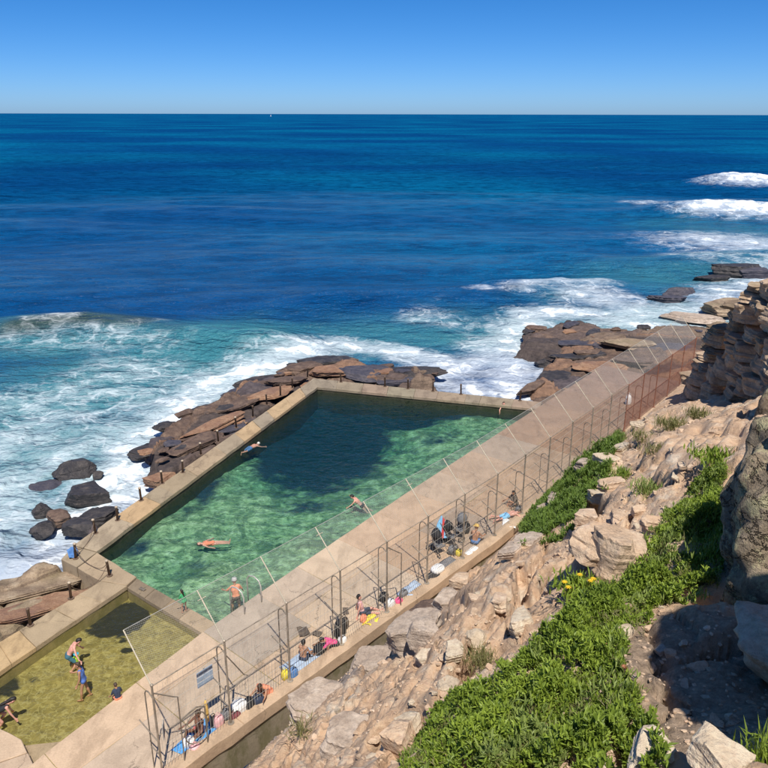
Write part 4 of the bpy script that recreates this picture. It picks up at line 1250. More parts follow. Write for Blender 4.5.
# rocks on the slope, named ones first: px, py, width, depth, height, kind, material, turn, sink, label
HR = [
    (612, 584, 1.0, 1.1, 1.7, 'layer', 'sandstone', 20, -.1, 'tall tan rock beside the deep shadowed hollow'),
    (622, 548, .9, .9, .7, 'block', 'sandstone', -20, .3, 'tan block just above the tall rock by the hollow'),
    (588, 522, 1.2, 1.0, .8, 'block', 'sandstone', 40, .3, 'tan rock on the rim of the hollow near the green bush'),
    (600, 500, 1.3, 1.0, .8, 'block', 'sandstone_pale', 10, .35, 'pale rock right of the green bush'),
    (612, 486, 1.1, .9, .7, 'block', 'sandstone', 50, .3, 'tan cracked rock above the pale one by the bush'),
    (606, 462, 1.2, 1.0, .7, 'block', 'sandstone_pale', 0, .35, 'pale rock above the bush near the kerb'),
    (620, 450, 1.0, .9, .6, 'slab', 'sandstone_pale', 30, .3, 'flat pale rock at the upper end of the bush'),
    (528, 545, 1.4, .9, .7, 'slab', 'grey_rock', 45, .3, 'grey flaky rock against the wall under the bush'),
    (512, 553, 1.0, .7, .5, 'slab', 'grey_rock', 40, .3, 'grey slab below the retaining wall near the bush'),
    (462, 585, 1.4, 1.1, .8, 'block', 'sandstone', 40, .35, 'tan rock leaning on the retaining wall midway'),
    (447, 604, 1.3, 1.0, .9, 'block', 'grey_rock', 45, .35, 'grey brown upright rock by the retaining wall'),
    (425, 612, 1.5, 1.1, .8, 'layer', 'ledge', 42, .3, 'dark brown layered rock against the wall'),
    (412, 640, 1.7, 1.3, 1.2, 'layer', 'grey_rock', 30, .35, 'smooth grey rock face below the layered rock'),
    (372, 668, 2.2, 1.6, 1.2, 'layer', 'grey_rock', 20, .42, 'broad smooth grey rock beside the wall lower down'),
    (320, 705, 2.2, 1.5, 1.1, 'layer', 'grey_rock', 40, .42, 'grey buckled rock face near the lower end of the wall'),
    (350, 735, 1.5, 1.1, .8, 'layer', 'grey_rock', 15, .4, 'grey layered rock at the lower left of the slope'),
    (400, 745, .8, .7, .75, 'block', 'sandstone', 30, .3, 'tan rock above the small dark cleft at the bottom'),
    (428, 640, .9, .8, 1.0, 'shard', 'grey_rock', 10, .3, 'upright grey shard beside a dark crack'),
    (520, 625, .9, .5, .55, 'slab', 'sandstone_pale', 60, .25, 'pale flat slab above the leafy strip'),
    (477, 642, .5, .45, .4, 'round', 'sandstone_pale', 0, .2, 'rounded cream stone in the middle of the slope'),
    (447, 690, .55, .5, .4, 'block', 'sandstone_pale', 40, .25, 'cream block left of the leafy strip'),
    (425, 660, .5, .4, .35, 'block', 'sandstone_pale', 10, .25, 'cream stone below the grey shard'),
    (455, 655, .6, .5, .4, 'slab', 'sandstone_pale', 70, .25, 'cream flat stone near the tuft of dry grass'),
    (409, 726, .6, .5, .4, 'block', 'sandstone_pale', 20, .25, 'cream rock at the left end of the leafy strip'),
    (500, 605, .7, .5, .5, 'block', 'sandstone', 60, .25, 'tan stone on the bare slope midway'),
    (655, 525, .8, .6, .5, 'block', 'sandstone', 30, .3, 'tan rock left of the leafy strip top'),
    (640, 512, .7, .5, .45, 'slab', 'sandstone', 10, .3, 'tan flat rock above the leafy strip'),
    (618, 520, .7, .6, .5, 'block', 'sandstone', 80, .25, 'squarish tan rock left of the leafy strip'),
    (672, 552, .4, .3, .25, 'block', 'sandstone', 20, .3, 'small tan rock touching the leafy strip'),
    (720, 762, .55, .5, .45, 'block', 'sandstone_pale', 20, .2, 'pinkish pale rock at the bottom right corner'),
    (655, 764, .6, .5, .3, 'slab', 'sandstone_pale', 60, .2, 'pale flat stone at the bottom beside the blade plant'),
    (478, 738, .22, .2, .2, 'round', 'sandstone_pale', 0, .1, 'whitish stone poking out of the leaves at the bottom'),
    (625, 632, .30, .24, .2, 'slab', 'sandstone_pale', 20, .15, 'whitish stone at the right rim of the leafy strip'),
    (662, 652, .3, .25, .12, 'slab', 'grey_rock', 20, .2, 'grey flat stone on the shaded soil'),
    (684, 646, .16, .14, .1, 'slab', 'sandstone_pale', 50, .2, 'small pale stone on the shaded soil'),
    (730, 720, .15, .12, .12, 'round', 'sandstone_pale', 50, .2, 'small round stone on the shaded soil at lower right'),
    (560, 500, 1.3, 1.0, .7, 'block', 'grey_rock', 40, .3, 'grey rock at the kerb above the bush'),
    (546, 512, 1.2, .9, .7, 'block', 'grey_rock', 30, .3, 'grey rock at the kerb left of the bush'),
    (585, 466, 1.4, .9, .7, 'block', 'grey_rock', 50, .3, 'grey rock between the kerb and the bush top'),
    (640, 425, 1.3, .9, .5, 'slab', 'sandstone_pale', 10, .35, 'flat pale ledge near the far kerb'),
    (700, 392, 1.3, 1.0, .8, 'layer', 'outcrop', 10, .3, 'dark layered rock at the foot of the outcrop by the fence end'),
    (688, 398, 1.2, 1.0, .7, 'layer', 'outcrop', 60, .3, 'dark stacked rock right against the fence end'),
]
HRP = []
for i, (px, py, w, dpt, h, kind, mat, rz, sink, lab) in enumerate(HR):
    p = hill_at(px, py)
    HRP.append((lab, p))
    rock('slope_rock', kind, i % 7, (p[0], p[1], p[2] + h * (.5 - sink) * .35), (w * .66, dpt * .66, h * .66), M[mat], R(rz), (r2.uniform(-.2, .2), r2.uniform(-.15, .15)), label=lab, group='rocks on the slope')
hp = hill_at(572, 578)
rock('slope_rock', 'slab', 3, (hp[0] + .38, hp[1] - .62, hp[2] + 1.0), (1.15, .95, .62), M['sandstone'], .4, (.12, .18), label='overhanging tan ledge above the shadowed hollow', group='rocks on the slope')
rock('slope_rock', 'block', 5, (hp[0] + .85, hp[1] - .55, hp[2] + .35), (.9, 1.0, 1.7), M['sandstone'], .9, (.05, .1), label='upright tan rock carrying the overhanging ledge', group='rocks on the slope')
# scattered single stones
VEG1 = [(408, 775), (425, 735), (448, 712), (492, 695), (520, 672), (548, 640), (585, 602), (618, 580), (648, 556), (668, 525), (690, 495), (715, 468), (726, 478), (728, 520), (722, 560), (700, 600), (650, 606), (638, 632), (618, 655), (640, 690), (648, 730), (660, 775)]
VEG2 = [(520, 544), (526, 515), (543, 490), (563, 466), (580, 446), (612, 430), (622, 444), (608, 460), (610, 480), (594, 502), (586, 524), (560, 540)]
def project(x, y, z):
    dz = z - CAM_H
    d = y * CP - dz * SP
    u = y * SP + dz * CP
    return 384 + FOCAL * x / d, 384 - FOCAL * u / d, d
cnt = 0
r3 = random.Random(99)
tries = 0
while cnt < 160 and tries < 6000:
    tries += 1
    px, py = r3.uniform(300, 768), r3.uniform(400, 768)
    if px < 300 + (768 - py) * 1.05 - 110 or in_poly(np.array([px]), np.array([py]), VEG1)[0] or in_poly(np.array([px]), np.array([py]), VEG2)[0]: continue
    if px > 715 and 410 < py < 700: continue
    p = hill_at(px, py)
    if fence_side(np.array([p[0]]), np.array([p[1]]))[0] < .6: continue
    if zone_soil(np.array([p[0]]), np.array([p[1]]))[0] > .4 and r3.random() < .2: continue
    dist = math.hypot(p[0], p[1])
    s = r3.uniform(.06, .19) * (.4 + dist / 26)
    if r3.random() < .12: s *= 1.7
    s = min(s, .9)
    gz = zone_grey(np.array([p[0]]), np.array([p[1]]))[0]
    mat = 'grey_rock' if gz > .5 else r3.choice(['sandstone', 'sandstone', 'sandstone', 'sandstone_pale'])
    rock('loose_stone', r3.choice(['block', 'slab', 'shard', 'block']), r3.randrange(7), (p[0], p[1], p[2] - .08 * s), (s * r3.uniform(1, 1.7), s, s * r3.uniform(.5, .9)), M[mat], r3.uniform(0, 6), (r3.uniform(-.3, .3), r3.uniform(-.3, .3)),
         tint=(lambda t: (t, t, t))(r3.uniform(.85, 1.1)), label=('large ' if s > .3 else 'small ') + SHORT[mat] + ' loose stone beside the ' + ' '.join(min(HRP, key=lambda q: math.hypot(q[1][0] - p[0], q[1][1] - p[1]))[0].split()[:10]), group='loose stones on the slope')
    cnt += 1
# rubble too fine to count
def build_rubble():
    v0, f0 = rock_verts(5, 1, planes=7, flat=0, rough=.05)
    N = 9000
    rg = np.random.default_rng(5)
    r = 4.5 * np.exp(rg.uniform(0, math.log(10), N))
    a = np.radians(rg.uniform(-25, 36, N))
    x, y = r * np.sin(a), r * np.cos(a)
    z = hill_z(x, y)
    ok = (fence_side(x, y) > .5) & (fbm(xy0(x, y, .6), 3, 77) > -.15) & (y < 42)
    x, y, z, r = x[ok], y[ok], z[ok], r[ok]
    n = len(x)
    s = rg.uniform(.008, .034, n) * (.35 + r / 15)
    rz = rg.uniform(0, 6.28, n)
    sc = np.stack([s * rg.uniform(.8, 1.6, n), s, s * rg.uniform(.4, .8, n)], 1)
    V = v0[None] * sc[:, None]
    c, sn = np.cos(rz)[:, None], np.sin(rz)[:, None]
    V = np.stack([V[..., 0] * c - V[..., 1] * sn, V[..., 0] * sn + V[..., 1] * c, V[..., 2]], 2) + np.stack([x, y, z + s * .1], 1)[:, None]
    F = (f0[None] + (np.arange(n) * len(v0))[:, None, None]).reshape(-1, 3)
    me = mesh_np('rubble', V.reshape(-1, 3), F, False)
    tag(link('rubble', me, M['sandstone']), 'fine sandstone rubble strewn over the hillside', None, kind='stuff')
build_rubble()

# ------------------------------------------------------------------ vegetation
def leaf_cloud(name, pos, length, width, mat, seed, spread=0.75, per=1, kind='stuff', curve=.25, parent=None):
    """thick upright leaves: each a bent blade of two quads with a keel"""
    rg = np.random.default_rng(seed)
    pos = np.repeat(np.asarray(pos), per, 0)
    n = len(pos)
    az = rg.uniform(0, 2 * np.pi, n)
    lean = np.abs(rg.normal(0, spread, n)).clip(0, 1.35)
    L = length * rg.uniform(.6, 1.3, n); W = width * rg.uniform(.7, 1.3, n)
    base = pos + np.stack([rg.normal(0, length * .25, n), rg.normal(0, length * .25, n), rg.uniform(-.2, .25, n) * length], 1) * (1 if per > 1 else .6)
    d0 = np.stack([np.cos(az) * np.sin(lean), np.sin(az) * np.sin(lean), np.cos(lean)], 1)
    l2 = lean + curve
    d1 = np.stack([np.cos(az) * np.sin(l2), np.sin(az) * np.sin(l2), np.cos(l2)], 1)
    side = np.stack([-np.sin(az), np.cos(az), np.zeros(n)], 1)
    keel = np.cross(side, d0) * (W * .22)[:, None]
    m = base + d0 * (L * .5)[:, None]
    t = m + d1 * (L * .5)[:, None]
    v = np.stack([base - side * (W * .25)[:, None], base + side * (W * .25)[:, None], m - side * (W * .5)[:, None], m + keel, m + side * (W * .5)[:, None], t], 1).reshape(-1, 3)
    o = (np.arange(n) * 6)[:, None, None]
    f = np.array([[0, 3, 2], [0, 1, 3], [1, 4, 3], [2, 3, 5], [3, 4, 5]])[None] + o
    me = mesh_np(name, v, f.reshape(-1, 3), False)
    clump = 0.5 + 0.55 * fbm(pos * 1.6, 3, seed)
    attr(me, 'tint', np.repeat(np.clip(.55 * clump + .5 * rg.uniform(0, 1, n) - .02, 0, 1), 6))
    ob = link(name, me, mat, parent)
    if kind: ob['kind'] = kind
    return ob
def veg_points(poly, n, seed, jitter=18, hump=.40, hs=2.0):
    """points of the ground (and a hummocky mound over it) inside an outline"""
    rg = np.random.default_rng(seed)
    pts = []
    pxs = [p[0] for p in poly]; pys = [p[1] for p in poly]
    # search the plan, keep the ground that lies within the outline
    cs = np.array([hill_at(a, b)[:2] for a, b in poly])
    lo, hi = cs.min(0) - .8, cs.max(0) + .8
    while sum(len(q) for q in pts) < n:
        x = rg.uniform(lo[0], hi[0], 20000); y = rg.uniform(lo[1], hi[1], 20000)
        z = hill_z(x, y)
        px, py, d = project(x, y, z)
        wob = jitter * fbm(xy0(x, y, 1.9), 3, seed + 1)
        ok = in_poly(px + wob, py + wob * .6, poly) & (d > 2) & (fbm(xy0(x, y, 3.1), 3, seed + 2) > -.27) & (fence_side(x, y) > .3)
        x, y, z = x[ok], y[ok], z[ok]
        zz = z + hump * np.clip(.35 + fbm(xy0(x, y, hs), 3, seed + 4), 0, 1) * rg.uniform(.3, 1, len(x))
        pts.append(np.stack([x, y, zz], 1))
    p = np.concatenate(pts)[:n]
    return p
leaf_pts = veg_points(VEG1, 21000, 3)
g1 = leaf_cloud('ground_cover', leaf_pts, .060, .021, M['leaf'], 3, per=5)
tag(g1, 'long strip of bright green succulent ground cover running up the slope', None)
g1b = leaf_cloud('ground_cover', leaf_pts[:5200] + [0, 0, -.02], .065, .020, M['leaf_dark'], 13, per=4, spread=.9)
tag(g1b, 'darker leaves low inside the green strip', None)
g1c = leaf_cloud('ground_cover', veg_points(VEG1, 1500, 23, 16, .36, 1.6), .085, .020, M['leaf_pale'], 23, per=5, spread=.5)
tag(g1c, 'taller pale shoots standing out of the green strip', None)
g1d = leaf_cloud('ground_cover', veg_points(VEG1, 1500, 29, 16, .12, 1.6), .09, .012, M['leaf_dry'], 29, per=4, spread=.9)
tag(g1d, 'dry brownish stems among the green strip', None)
g2 = leaf_cloud('ground_cover', veg_points(VEG2, 12000, 5, 8, .6, .8), .13, .034, M['leaf_dark'], 5, per=4, spread=.8)
tag(g2, 'dense green bush of trailing leaves against the kerb', None)
pal = [(480, 770), (492, 738), (515, 728), (545, 735), (556, 770)]
g3 = leaf_cloud('ground_cover', veg_points(pal, 1800, 7, 5, .30, 2.5), .07, .018, M['leaf_pale'], 7, per=5, spread=.9)
tag(g3, 'pale grey green patch of small leaves at the bottom of the strip', None)
def tuft(name, px, py, n, length, width, mat, label, cat='plant', spread=.55, radius=.15, stem=None):
    p = hill_at(px, py)
    rg = np.random.default_rng(int(px * 7 + py))
    root = empty(name, tuple(p))
    pts = np.stack([rg.normal(0, radius, n), rg.normal(0, radius, n), rg.uniform(0, length * .5, n)], 1)
    lv = leaf_cloud('leaves', pts, length, width, mat, int(px + py), spread, 2, None, .35, root)
    m = MB()
    for k in range(7):
        q = pts[k * 3]
        m.tube([(q[0] * .3, q[1] * .3, -.06), (q[0] * .8, q[1] * .8, q[2] + length * .3)], .006, 5)
    m.build('stem', M['stem_wood'], root)
    return tag(root, label, cat)
tuft('grass_tuft', 671, 428, 180, .30, .022, M['leaf_dry'], 'dry grass tuft on the bare upper slope left of the shadow', radius=.22)
tuft('grass_tuft', 697, 418, 160, .28, .022, M['leaf_dry'], 'small greenish tuft nearest the outcrop', radius=.2)
tuft('grass_tuft', 648, 494, 200, .20, .018, M['leaf_pale'], 'round pale green tuft beside the leafy strip', radius=.18)
tuft('grass_tuft', 621, 476, 150, .20, .02, M['leaf'], 'little green tuft right of the kerb bush', radius=.15)
tuft('grass_tuft', 480, 664, 160, .17, .010, M['leaf_dry'], 'thin dry grass tuft among the cream stones', radius=.12)
tuft('grass_tuft', 640, 440, 110, .25, .02, M['leaf_dry'], 'dull tuft of grass by the far kerb', radius=.2)
tuft('grass_tuft', 656, 452, 90, .2, .02, M['leaf_dry'], 'low dry tuft below the far kerb', radius=.2)
tuft('leafy_plant', 712, 460, 220, .16, .03, M['leaf'], 'bright green leafy plant at the top of the strip by the boulder', radius=.2)
tuft('grass_tuft', 765, 766, 80, .18, .012, M['leaf'], 'small green tuft in the bottom right corner', radius=.07)
tuft('grass_tuft', 302, 735, 60, .22, .014, M['leaf_dry'], 'small mossy tuft on the grey rock face', radius=.12)
# long-bladed plant at the bottom
p = hill_at(622, 752)
blade = empty('blade_plant', tuple(p))
tag(blade, 'spiky plant with long thin arching blades at the bottom edge', 'plant')
rb = random.Random(8)
for k in range(26):
    az = rb.uniform(0, 2 * math.pi); L = rb.uniform(.28, .55); le = rb.uniform(.1, 1.0)
    pts = []
    for i in range(6):
        t = i / 5
        a = le + t * rb.uniform(.2, .6)
        pts.append((math.cos(az) * L * t * math.sin(a), math.sin(az) * L * t * math.sin(a), L * t * math.cos(a) + .02))
    v, f = [], []
    sx, sy = -math.sin(az), math.cos(az)
    for i, q in enumerate(pts):
        w = .011 * (1 - i / 5.3)
        v += [(q[0] - sx * w, q[1] - sy * w, q[2]), (q[0], q[1], q[2] - w * .5), (q[0] + sx * w, q[1] + sy * w, q[2])]
    for i in range(5):
        f += [(i * 3, i * 3 + 1, i * 3 + 4, i * 3 + 3), (i * 3 + 1, i * 3 + 2, i * 3 + 5, i * 3 + 4)]
    me = MB().add(v, f).mesh('blade')
    attr(me, 'tint', [rb.uniform(.3, .9)] * len(v))
    link('blade', me, M['leaf_pale'], blade)
# plant with yellow flowers
fl = tuft('flowering_plant', 577, 592, 160, .16, .03, M['leaf'], 'small green plant with yellow flowers below the hollow', radius=.16)
for k, (x, y, z) in enumerate([(-.20, -.05, .20), (-.16, -.12, .16), (.16, -.08, .24), (.22, .0, .22), (.19, -.12, .18), (.05, .1, .22)]):
    m = MB()
    for j in range(9):
        a = j * 2 * math.pi / 9
        m.add([(x, y, z), (x + .03 * math.cos(a - .25), y + .03 * math.sin(a - .25), z + .012), (x + .052 * math.cos(a), y + .052 * math.sin(a), z + .006), (x + .03 * math.cos(a + .25), y + .03 * math.sin(a + .25), z + .012)], [(0, 1, 2, 3)])
    m.lathe([(.0, 0), (.012, .004), (.010, .016), (.0, .02)], (x, y, z), 8)
    m.build('flower', M['flower_yellow'], fl)
for px, py, c, lab in ((623, 683, 'flower_red', 'reddish flower head in the leaves near the blade plant'), (606, 655, 'flower_red', 'dull red flower head at the right rim of the strip')):
    p = hill_at(px, py)
    root = empty('flower_head', (p[0], p[1], p[2] + .10))
    root.scale = (.7,) * 3
    tag(root, lab, 'flower')
    m = MB()
    for j in range(12):
        a = j * 2 * math.pi / 12
        m.add([(0, 0, .05), (.028 * math.cos(a - .2), .028 * math.sin(a - .2), .065), (.055 * math.cos(a), .055 * math.sin(a), .05), (.028 * math.cos(a + .2), .028 * math.sin(a + .2), .06)], [(0, 1, 2, 3)])
    m.build('petals', M[c], root)
    MB().tube([(0, 0, -.12), (.01, 0, .05)], .006, 5).build('stem', M['stem_wood'], root)

# ------------------------------------------------------------------ fence
fence = empty('safety_fence', (*fence_pt(0), 0))
tag(fence, 'tall wire mesh fence with pale outward arms along the uphill side of the deck', 'fence')
fo = np.array([*fence_pt(0), 0])
def fp(n, off, z):
    p = fence_off(n, off)
    return Vector((p[0] - fo[0], p[1] - fo[1], z))
ARM_L, ARM_H, PH = .88, .95, 2.5
def post_hi(n):
    return PH if n < 12 else PH - .1
N0, N1 = -1, 17
RUST0 = 12
for n in range(N0, N1 + 1):
    rusty = n >= RUST0
    ms = M['rust'] if rusty else M['steel']
    md = M['rust'] if rusty else M['steel_dark']
    po = MB().tube([fp(n, .03, -.1), fp(n, .03, post_hi(n))], .026, 8).build('post', ms, fence)
    MB().lathe([(.085, 0), (.085, .014), (.04, .02)], tuple(fp(n, .03, .10)), 10).build('base_plate', ms, po)
    MB().lathe([(.036, 0), (.036, .03), (.012, .05)], tuple(fp(n, .03, post_hi(n) - .02)), 10).build('post_cap', ms, po)
    arm = MB().tube([fp(n, .03, post_hi(n) - .04), fp(n, -ARM_L, PH + ARM_H)], .0155, 6).build('arm', M['arm_paint'], fence)
    if n % 2 == 0:
        MB().tube([fp(n - .06, -ARM_L * .82, PH + ARM_H * .84), fp(n + .06, -ARM_L * .82, PH + ARM_H * .84)], .010, 5).build('cross_tie', M['arm_paint'], arm)
    # hoop beside each post, standing on the deck
    if n < 15:
        ht = 2.06 if n < 6 else 1.6
        pts = [fp(n, .03, ht + .06)]
        for k in range(7):
            a = math.pi / 2 * k / 6
            pts.append(fp(n, -.14 - .16 * math.sin(a), ht + .16 * math.cos(a)))
        pts.append(fp(n, -.30, 0))
        MB().tube(pts, .0145, 7).build('hoop', md, fence)
    if n < 9:
        MB().tube([fp(n, .03, .95), fp(n - .05, -.52, 1.30)], .014, 6).build('strut', md, fence)
        MB().tube([fp(n, -.30, .62), fp(n, .03, .58)], .014, 6).build('tie_bar', md, fence)
    if n in (-1, 0, 3):
        # side frame: sloping rail, corner and leg
        zt, zb = (2.1, 1.25) if n == 0 else (2.3, 1.9)
        pts = [fp(n, .05, zt), fp(n + .22, .12, zb + .06), fp(n + .27, .14, zb)]
        pts.append(fp(n + .27, .14, 0) if n != 0 else fp(n, .05, 1.02))
        MB().tube(pts, .015, 7).build('side_frame', md, fence)
    if n == -1:
        c = [fp(-1 + .27, .14, .3 + .28 * 0)]
        for k in range(13):
            a = 2 * math.pi * k / 12
        ring = [fp(-1 + .48 + .16 * math.cos(2 * math.pi * k / 16), .1, .72 + .42 * math.sin(2 * math.pi * k / 16)) for k in range(17)]
        MB().tube(ring, .014, 6, False).build('ring_bar', md, fence)
        MB().tube([fp(-1 + .27, .14, 1.25), fp(-1 + .5, .12, 1.3), fp(-1 + .62, .1, 1.15), fp(-1 + .62, .1, 0)], .018, 6).build('gate_rail', md, fence)
for n in range(N0, N1):
    rusty = n >= RUST0
    mr = M['rust'] if rusty else M['steel']
    mw = M['rust_mesh'] if rusty else M['galv']
    h0, h1 = post_hi(n), post_hi(n + 1)
    MB().tube([fp(n, .03, h0 - .03), fp(n + 1, .03, h1 - .03)], .014, 6).build('top_rail', mr, fence)
    MB().tube([fp(n, .03, 1.12), fp(n + 1, .03, 1.12)], .011, 6).build('mid_rail', mr, fence)
    MB().tube([fp(n, -ARM_L, PH + ARM_H), fp(n + 1, -ARM_L, PH + ARM_H)], .007, 5).build('edge_wire', M['galv'], fence)
    # netting carried by the arms: crossed wires
    m = MB()
    step = .055
    LA = math.hypot(ARM_L, ARM_H)
    w = np.linalg.norm(step1 if n < 6 else step2)
    def A(u, v):
        return fp(n + u / w, .03 + (-ARM_L - .03) * v / LA, h0 + (PH + ARM_H - h0) * v / LA)
    cnum = int((w + LA) / step)
    for k in range(cnum + 1):
        c = k * step
        for sgn in (1, -1):
            u0, v0 = max(0, c - LA), min(c, LA)
            u1, v1 = min(c, w), max(0, c - w)
            if sgn < 0: u0, u1 = w - u0, w - u1
            if abs(u0 - u1) < .01: continue
            m.tube([A(u0, v0), A(u1, v1)], .0017, 3, False)
    m.build('netting', M['galv'], fence)
    # upright mesh wires of the fence itself
    m = MB()
    k = 0.08
    while k < w - .03:
        u = n + k / w
        m.tube([fp(u, .03, .1), fp(u, .03, 1.12)], .0042, 3, False)
        k += .085
    m.build('picket_wires', mw, fence)
    m = MB()
    if not rusty:
        k = 0.12
        while k < w - .03:
            u = n + k / w
            m.tube([fp(u, .035, 1.12), fp(u, .035, 2.46)], .0024, 3, False)
            k += .13
        for z in (.35, .75, 1.45, 1.8, 2.15):
            m.tube([fp(n, .035, z), fp(n + 1, .035, z)], .004, 3, False)
    else:
        cnum = int((w + 2.3) / .10)
        for k in range(cnum + 1):
            c = k * .10
            for sgn in (1, -1):
                u0, v0 = max(0, c - 2.3), min(c, 2.3)
                u1, v1 = min(c, w), max(0, c - w)
                if sgn < 0: u0, u1 = w - u0, w - u1
                if abs(u0 - u1) < .01: continue
                m.tube([fp(n + u0 / w, .03, .1 + v0), fp(n + u1 / w, .03, .1 + v1)], .0032, 3, False)
    m.build('mesh_wires', mw, fence)
# plates fixed to the fence
pl = empty('fence_sign', (*fence_off(-.2, -.30), 1.55))
tag(pl, 'pale blue sign with three rows fixed to the fence hoop', 'sign')
dv = step1 / np.linalg.norm(step1)
rzf = math.atan2(dv[1], dv[0])
pl.rotation_euler = (0, 0, rzf)
for k in range(3):
    MB().box((0, 0, -.15 + .15 * k), (.44, .012, .135), bev=.004).build('panel', M['pale_blue_towel'], pl)
MB().box((0, .012, 0), (.03, .012, .46)).build('bracket', M['steel_dark'], pl)
pl = empty('fence_sign', (*fence_off(-.94, .10), 1.25))
tag(pl, 'small dark grey plate on the lower left fence post', 'sign')
pl.rotation_euler = (0, 0, rzf + .9)
MB().box((0, 0, 0), (.26, .014, .36), bev=.004).build('panel', M['cap_grey'], pl)
MB().box((0, .012, 0), (.03, .012, .3)).build('bracket', M['steel_dark'], pl)

# ------------------------------------------------------------------ bollards on the walls
BL = [(110, 576, 'bollard on the landing between the two pools'), (71.5, 599, 'middle bollard on the wading pool walkway'), (31, 626, 'nearest bollard on the wading pool walkway'),
      (76, 559, 'bollard with a blue cloth beside it at the wall end'), (96, 534, 'second bollard from the near end of the sea wall'), (118, 521, 'third bollard from the near end of the sea wall'), (141.5, 501, 'fourth bollard from the near end of the sea wall'),
      (162.5, 484, 'fifth bollard from the near end of the sea wall'), (183, 473, 'sixth bollard from the near end of the sea wall'), (201, 455, 'seventh bollard from the near end of the sea wall'), (218.5, 442, 'eighth bollard along the sea wall, beside the snorkeller'),
      (236.5, 428, 'sixth bollard from the far corner of the sea wall'), (253, 417, 'fifth bollard from the far corner of the sea wall'), (267, 405, 'fourth bollard from the far corner of the sea wall'), (280.5, 396, 'third bollard from the far corner of the sea wall'), (292.5, 388, 'second bollard from the far corner of the sea wall'), (307.5, 377.5, 'bollard right at the far corner of the pool'),
      (341, 382, 'first bollard on the far wall from the pool corner'), (385, 386.5, 'second bollard on the far wall'), (408, 388.5, 'third bollard on the far wall before the black slab'), (433, 391, 'fourth bollard on the far wall in front of the foam'), (461, 394, 'fifth bollard on the far wall'), (520, 400, 'last bollard on the far wall near the deck')]
def make_bollard(loc, label, k):
    root = empty('bollard', loc)
    tag(root, 'rusty steel ' + label, 'bollard', 'bollards on the pool walls')
    h = .55
    MB().lathe([(.10, 0), (.10, .015), (.05, .02)], n=12).build('base_flange', M['bollard'], root)
    MB().lathe([(.042, .015), (.042, h - .05), (.046, h - .045), (.046, h - .02)], n=12).build('post', M['bollard'], root, True)
    MB().lathe([(.052, h - .03), (.055, h), (.046, h + .022), (.012, h + .034)], n=12).build('cap', M['bollard_cap'] if k < 12 and k not in (2,) else M['bollard'], root, True)
    root.rotation_euler = (rd.uniform(-.06, .06), rd.uniform(-.06, .06), rd.uniform(0, 3))
    return root
bl_pos = []
for k, (px, py, lab) in enumerate(BL):
    p = gp(px, py, 0.01)
    bl_pos.append(p)
    make_bollard(tuple(p), lab, k)
for a, b, lab in ((3, 0, 'slack chain from the wall end bollard to the landing bollard'), (0, 1, 'slack chain between landing and middle walkway bollards'), (3, 4, 'slack chain between the first two sea wall bollards')):
    p, q = Vector(bl_pos[a]), Vector(bl_pos[b])
    pts = []
    for i in range(15):
        t = i / 14
        r_ = p.lerp(q, t)
        r_.z = .03 + .47 * (abs(2 * t - 1) ** 2.6)
        pts.append(r_ - p)
    o = MB().tube(pts, .011, 5).build('chain', M['bollard'])
    o.location = p
    tag(o, lab, 'chain', 'chains between bollards')
# drain opening in the dividing wall
o = MB().box((0, 0, 0), (.22, .10, .14), bev=.02).build('drain_box', M['steel_dark'])
o.location = gp(143, 590.5, -.05); o.rotation_euler = (0, 0, -.55)
tag(o, 'small dark drain box on the dividing wall', 'drain')

# pool ladder
lad = empty('pool_ladder', (*gp(243, 603)[:2], 0))
tag(lad, 'steel pool ladder with two hooped handrails at the deck edge', 'ladder')
e = np.array(P2([(300, 565)])[0]) - np.array(P2([(205, 631)])[0]); e /= np.linalg.norm(e)
nn_ = np.array([-e[1], e[0]])
for s in (-.36, .36):
    pts = []
    for x, z in ((-.45, -.02), (-.45, .55), (-.38, .72), (-.2, .80), (.02, .76), (.12, .6), (.14, -1.1)):
        q = e * s + nn_ * x
        pts.append((q[0], q[1], z))
    MB().tube(pts, .022, 8).build('handrail', M['galv'], lad, True)
for z in (-.35, -.65, -.95):
    q0 = e * -.36 + nn_ * .14; q1 = e * .36 + nn_ * .14
    MB().tube([(q0[0], q0[1], z), (q1[0], q1[1], z)], .018, 6).build('rung', M['galv'], lad)

# ------------------------------------------------------------------ people
def capsule(mb, a, b, ra, rb, n=10):
    a, b = Vector(a), Vector(b)
    t = b - a
    L = t.length
    t = t.normalized() if L > 1e-6 else Vector((0, 0, 1))
    x = (Vector((1, 0, 0)) if abs(t.x) < .8 else Vector((0, 1, 0)))
    x = (x - t * x.dot(t)).normalized(); y = t.cross(x)
    prof = [(-ra * math.cos(k * math.pi / 8), ra * math.sin(k * math.pi / 8)) for k in range(1, 4)] + [(0, ra), (L, rb)] + [(L + rb * math.sin(k * math.pi / 8), rb * math.cos(k * math.pi / 8)) for k in range(1, 4)]
    v = [a - t * ra]
    for h, r in prof:
        v += [a + t * h + (x * math.cos(2 * math.pi * k / n) + y * math.sin(2 * math.pi * k / n)) * r for k in range(n)]
    v.append(b + t * rb)
    m = len(prof)
    f = [(0, 1 + (k + 1) % n, 1 + k) for k in range(n)]
    f += [(1 + i * n + k, 1 + i * n + (k + 1) % n, 1 + (i + 1) * n + (k + 1) % n, 1 + (i + 1) * n + k) for i in range(m - 1) for k in range(n)]
    f += [(1 + m * n, 1 + (m - 1) * n + k, 1 + (m - 1) * n + (k + 1) % n) for k in range(n)]
    mb.add(v, f)
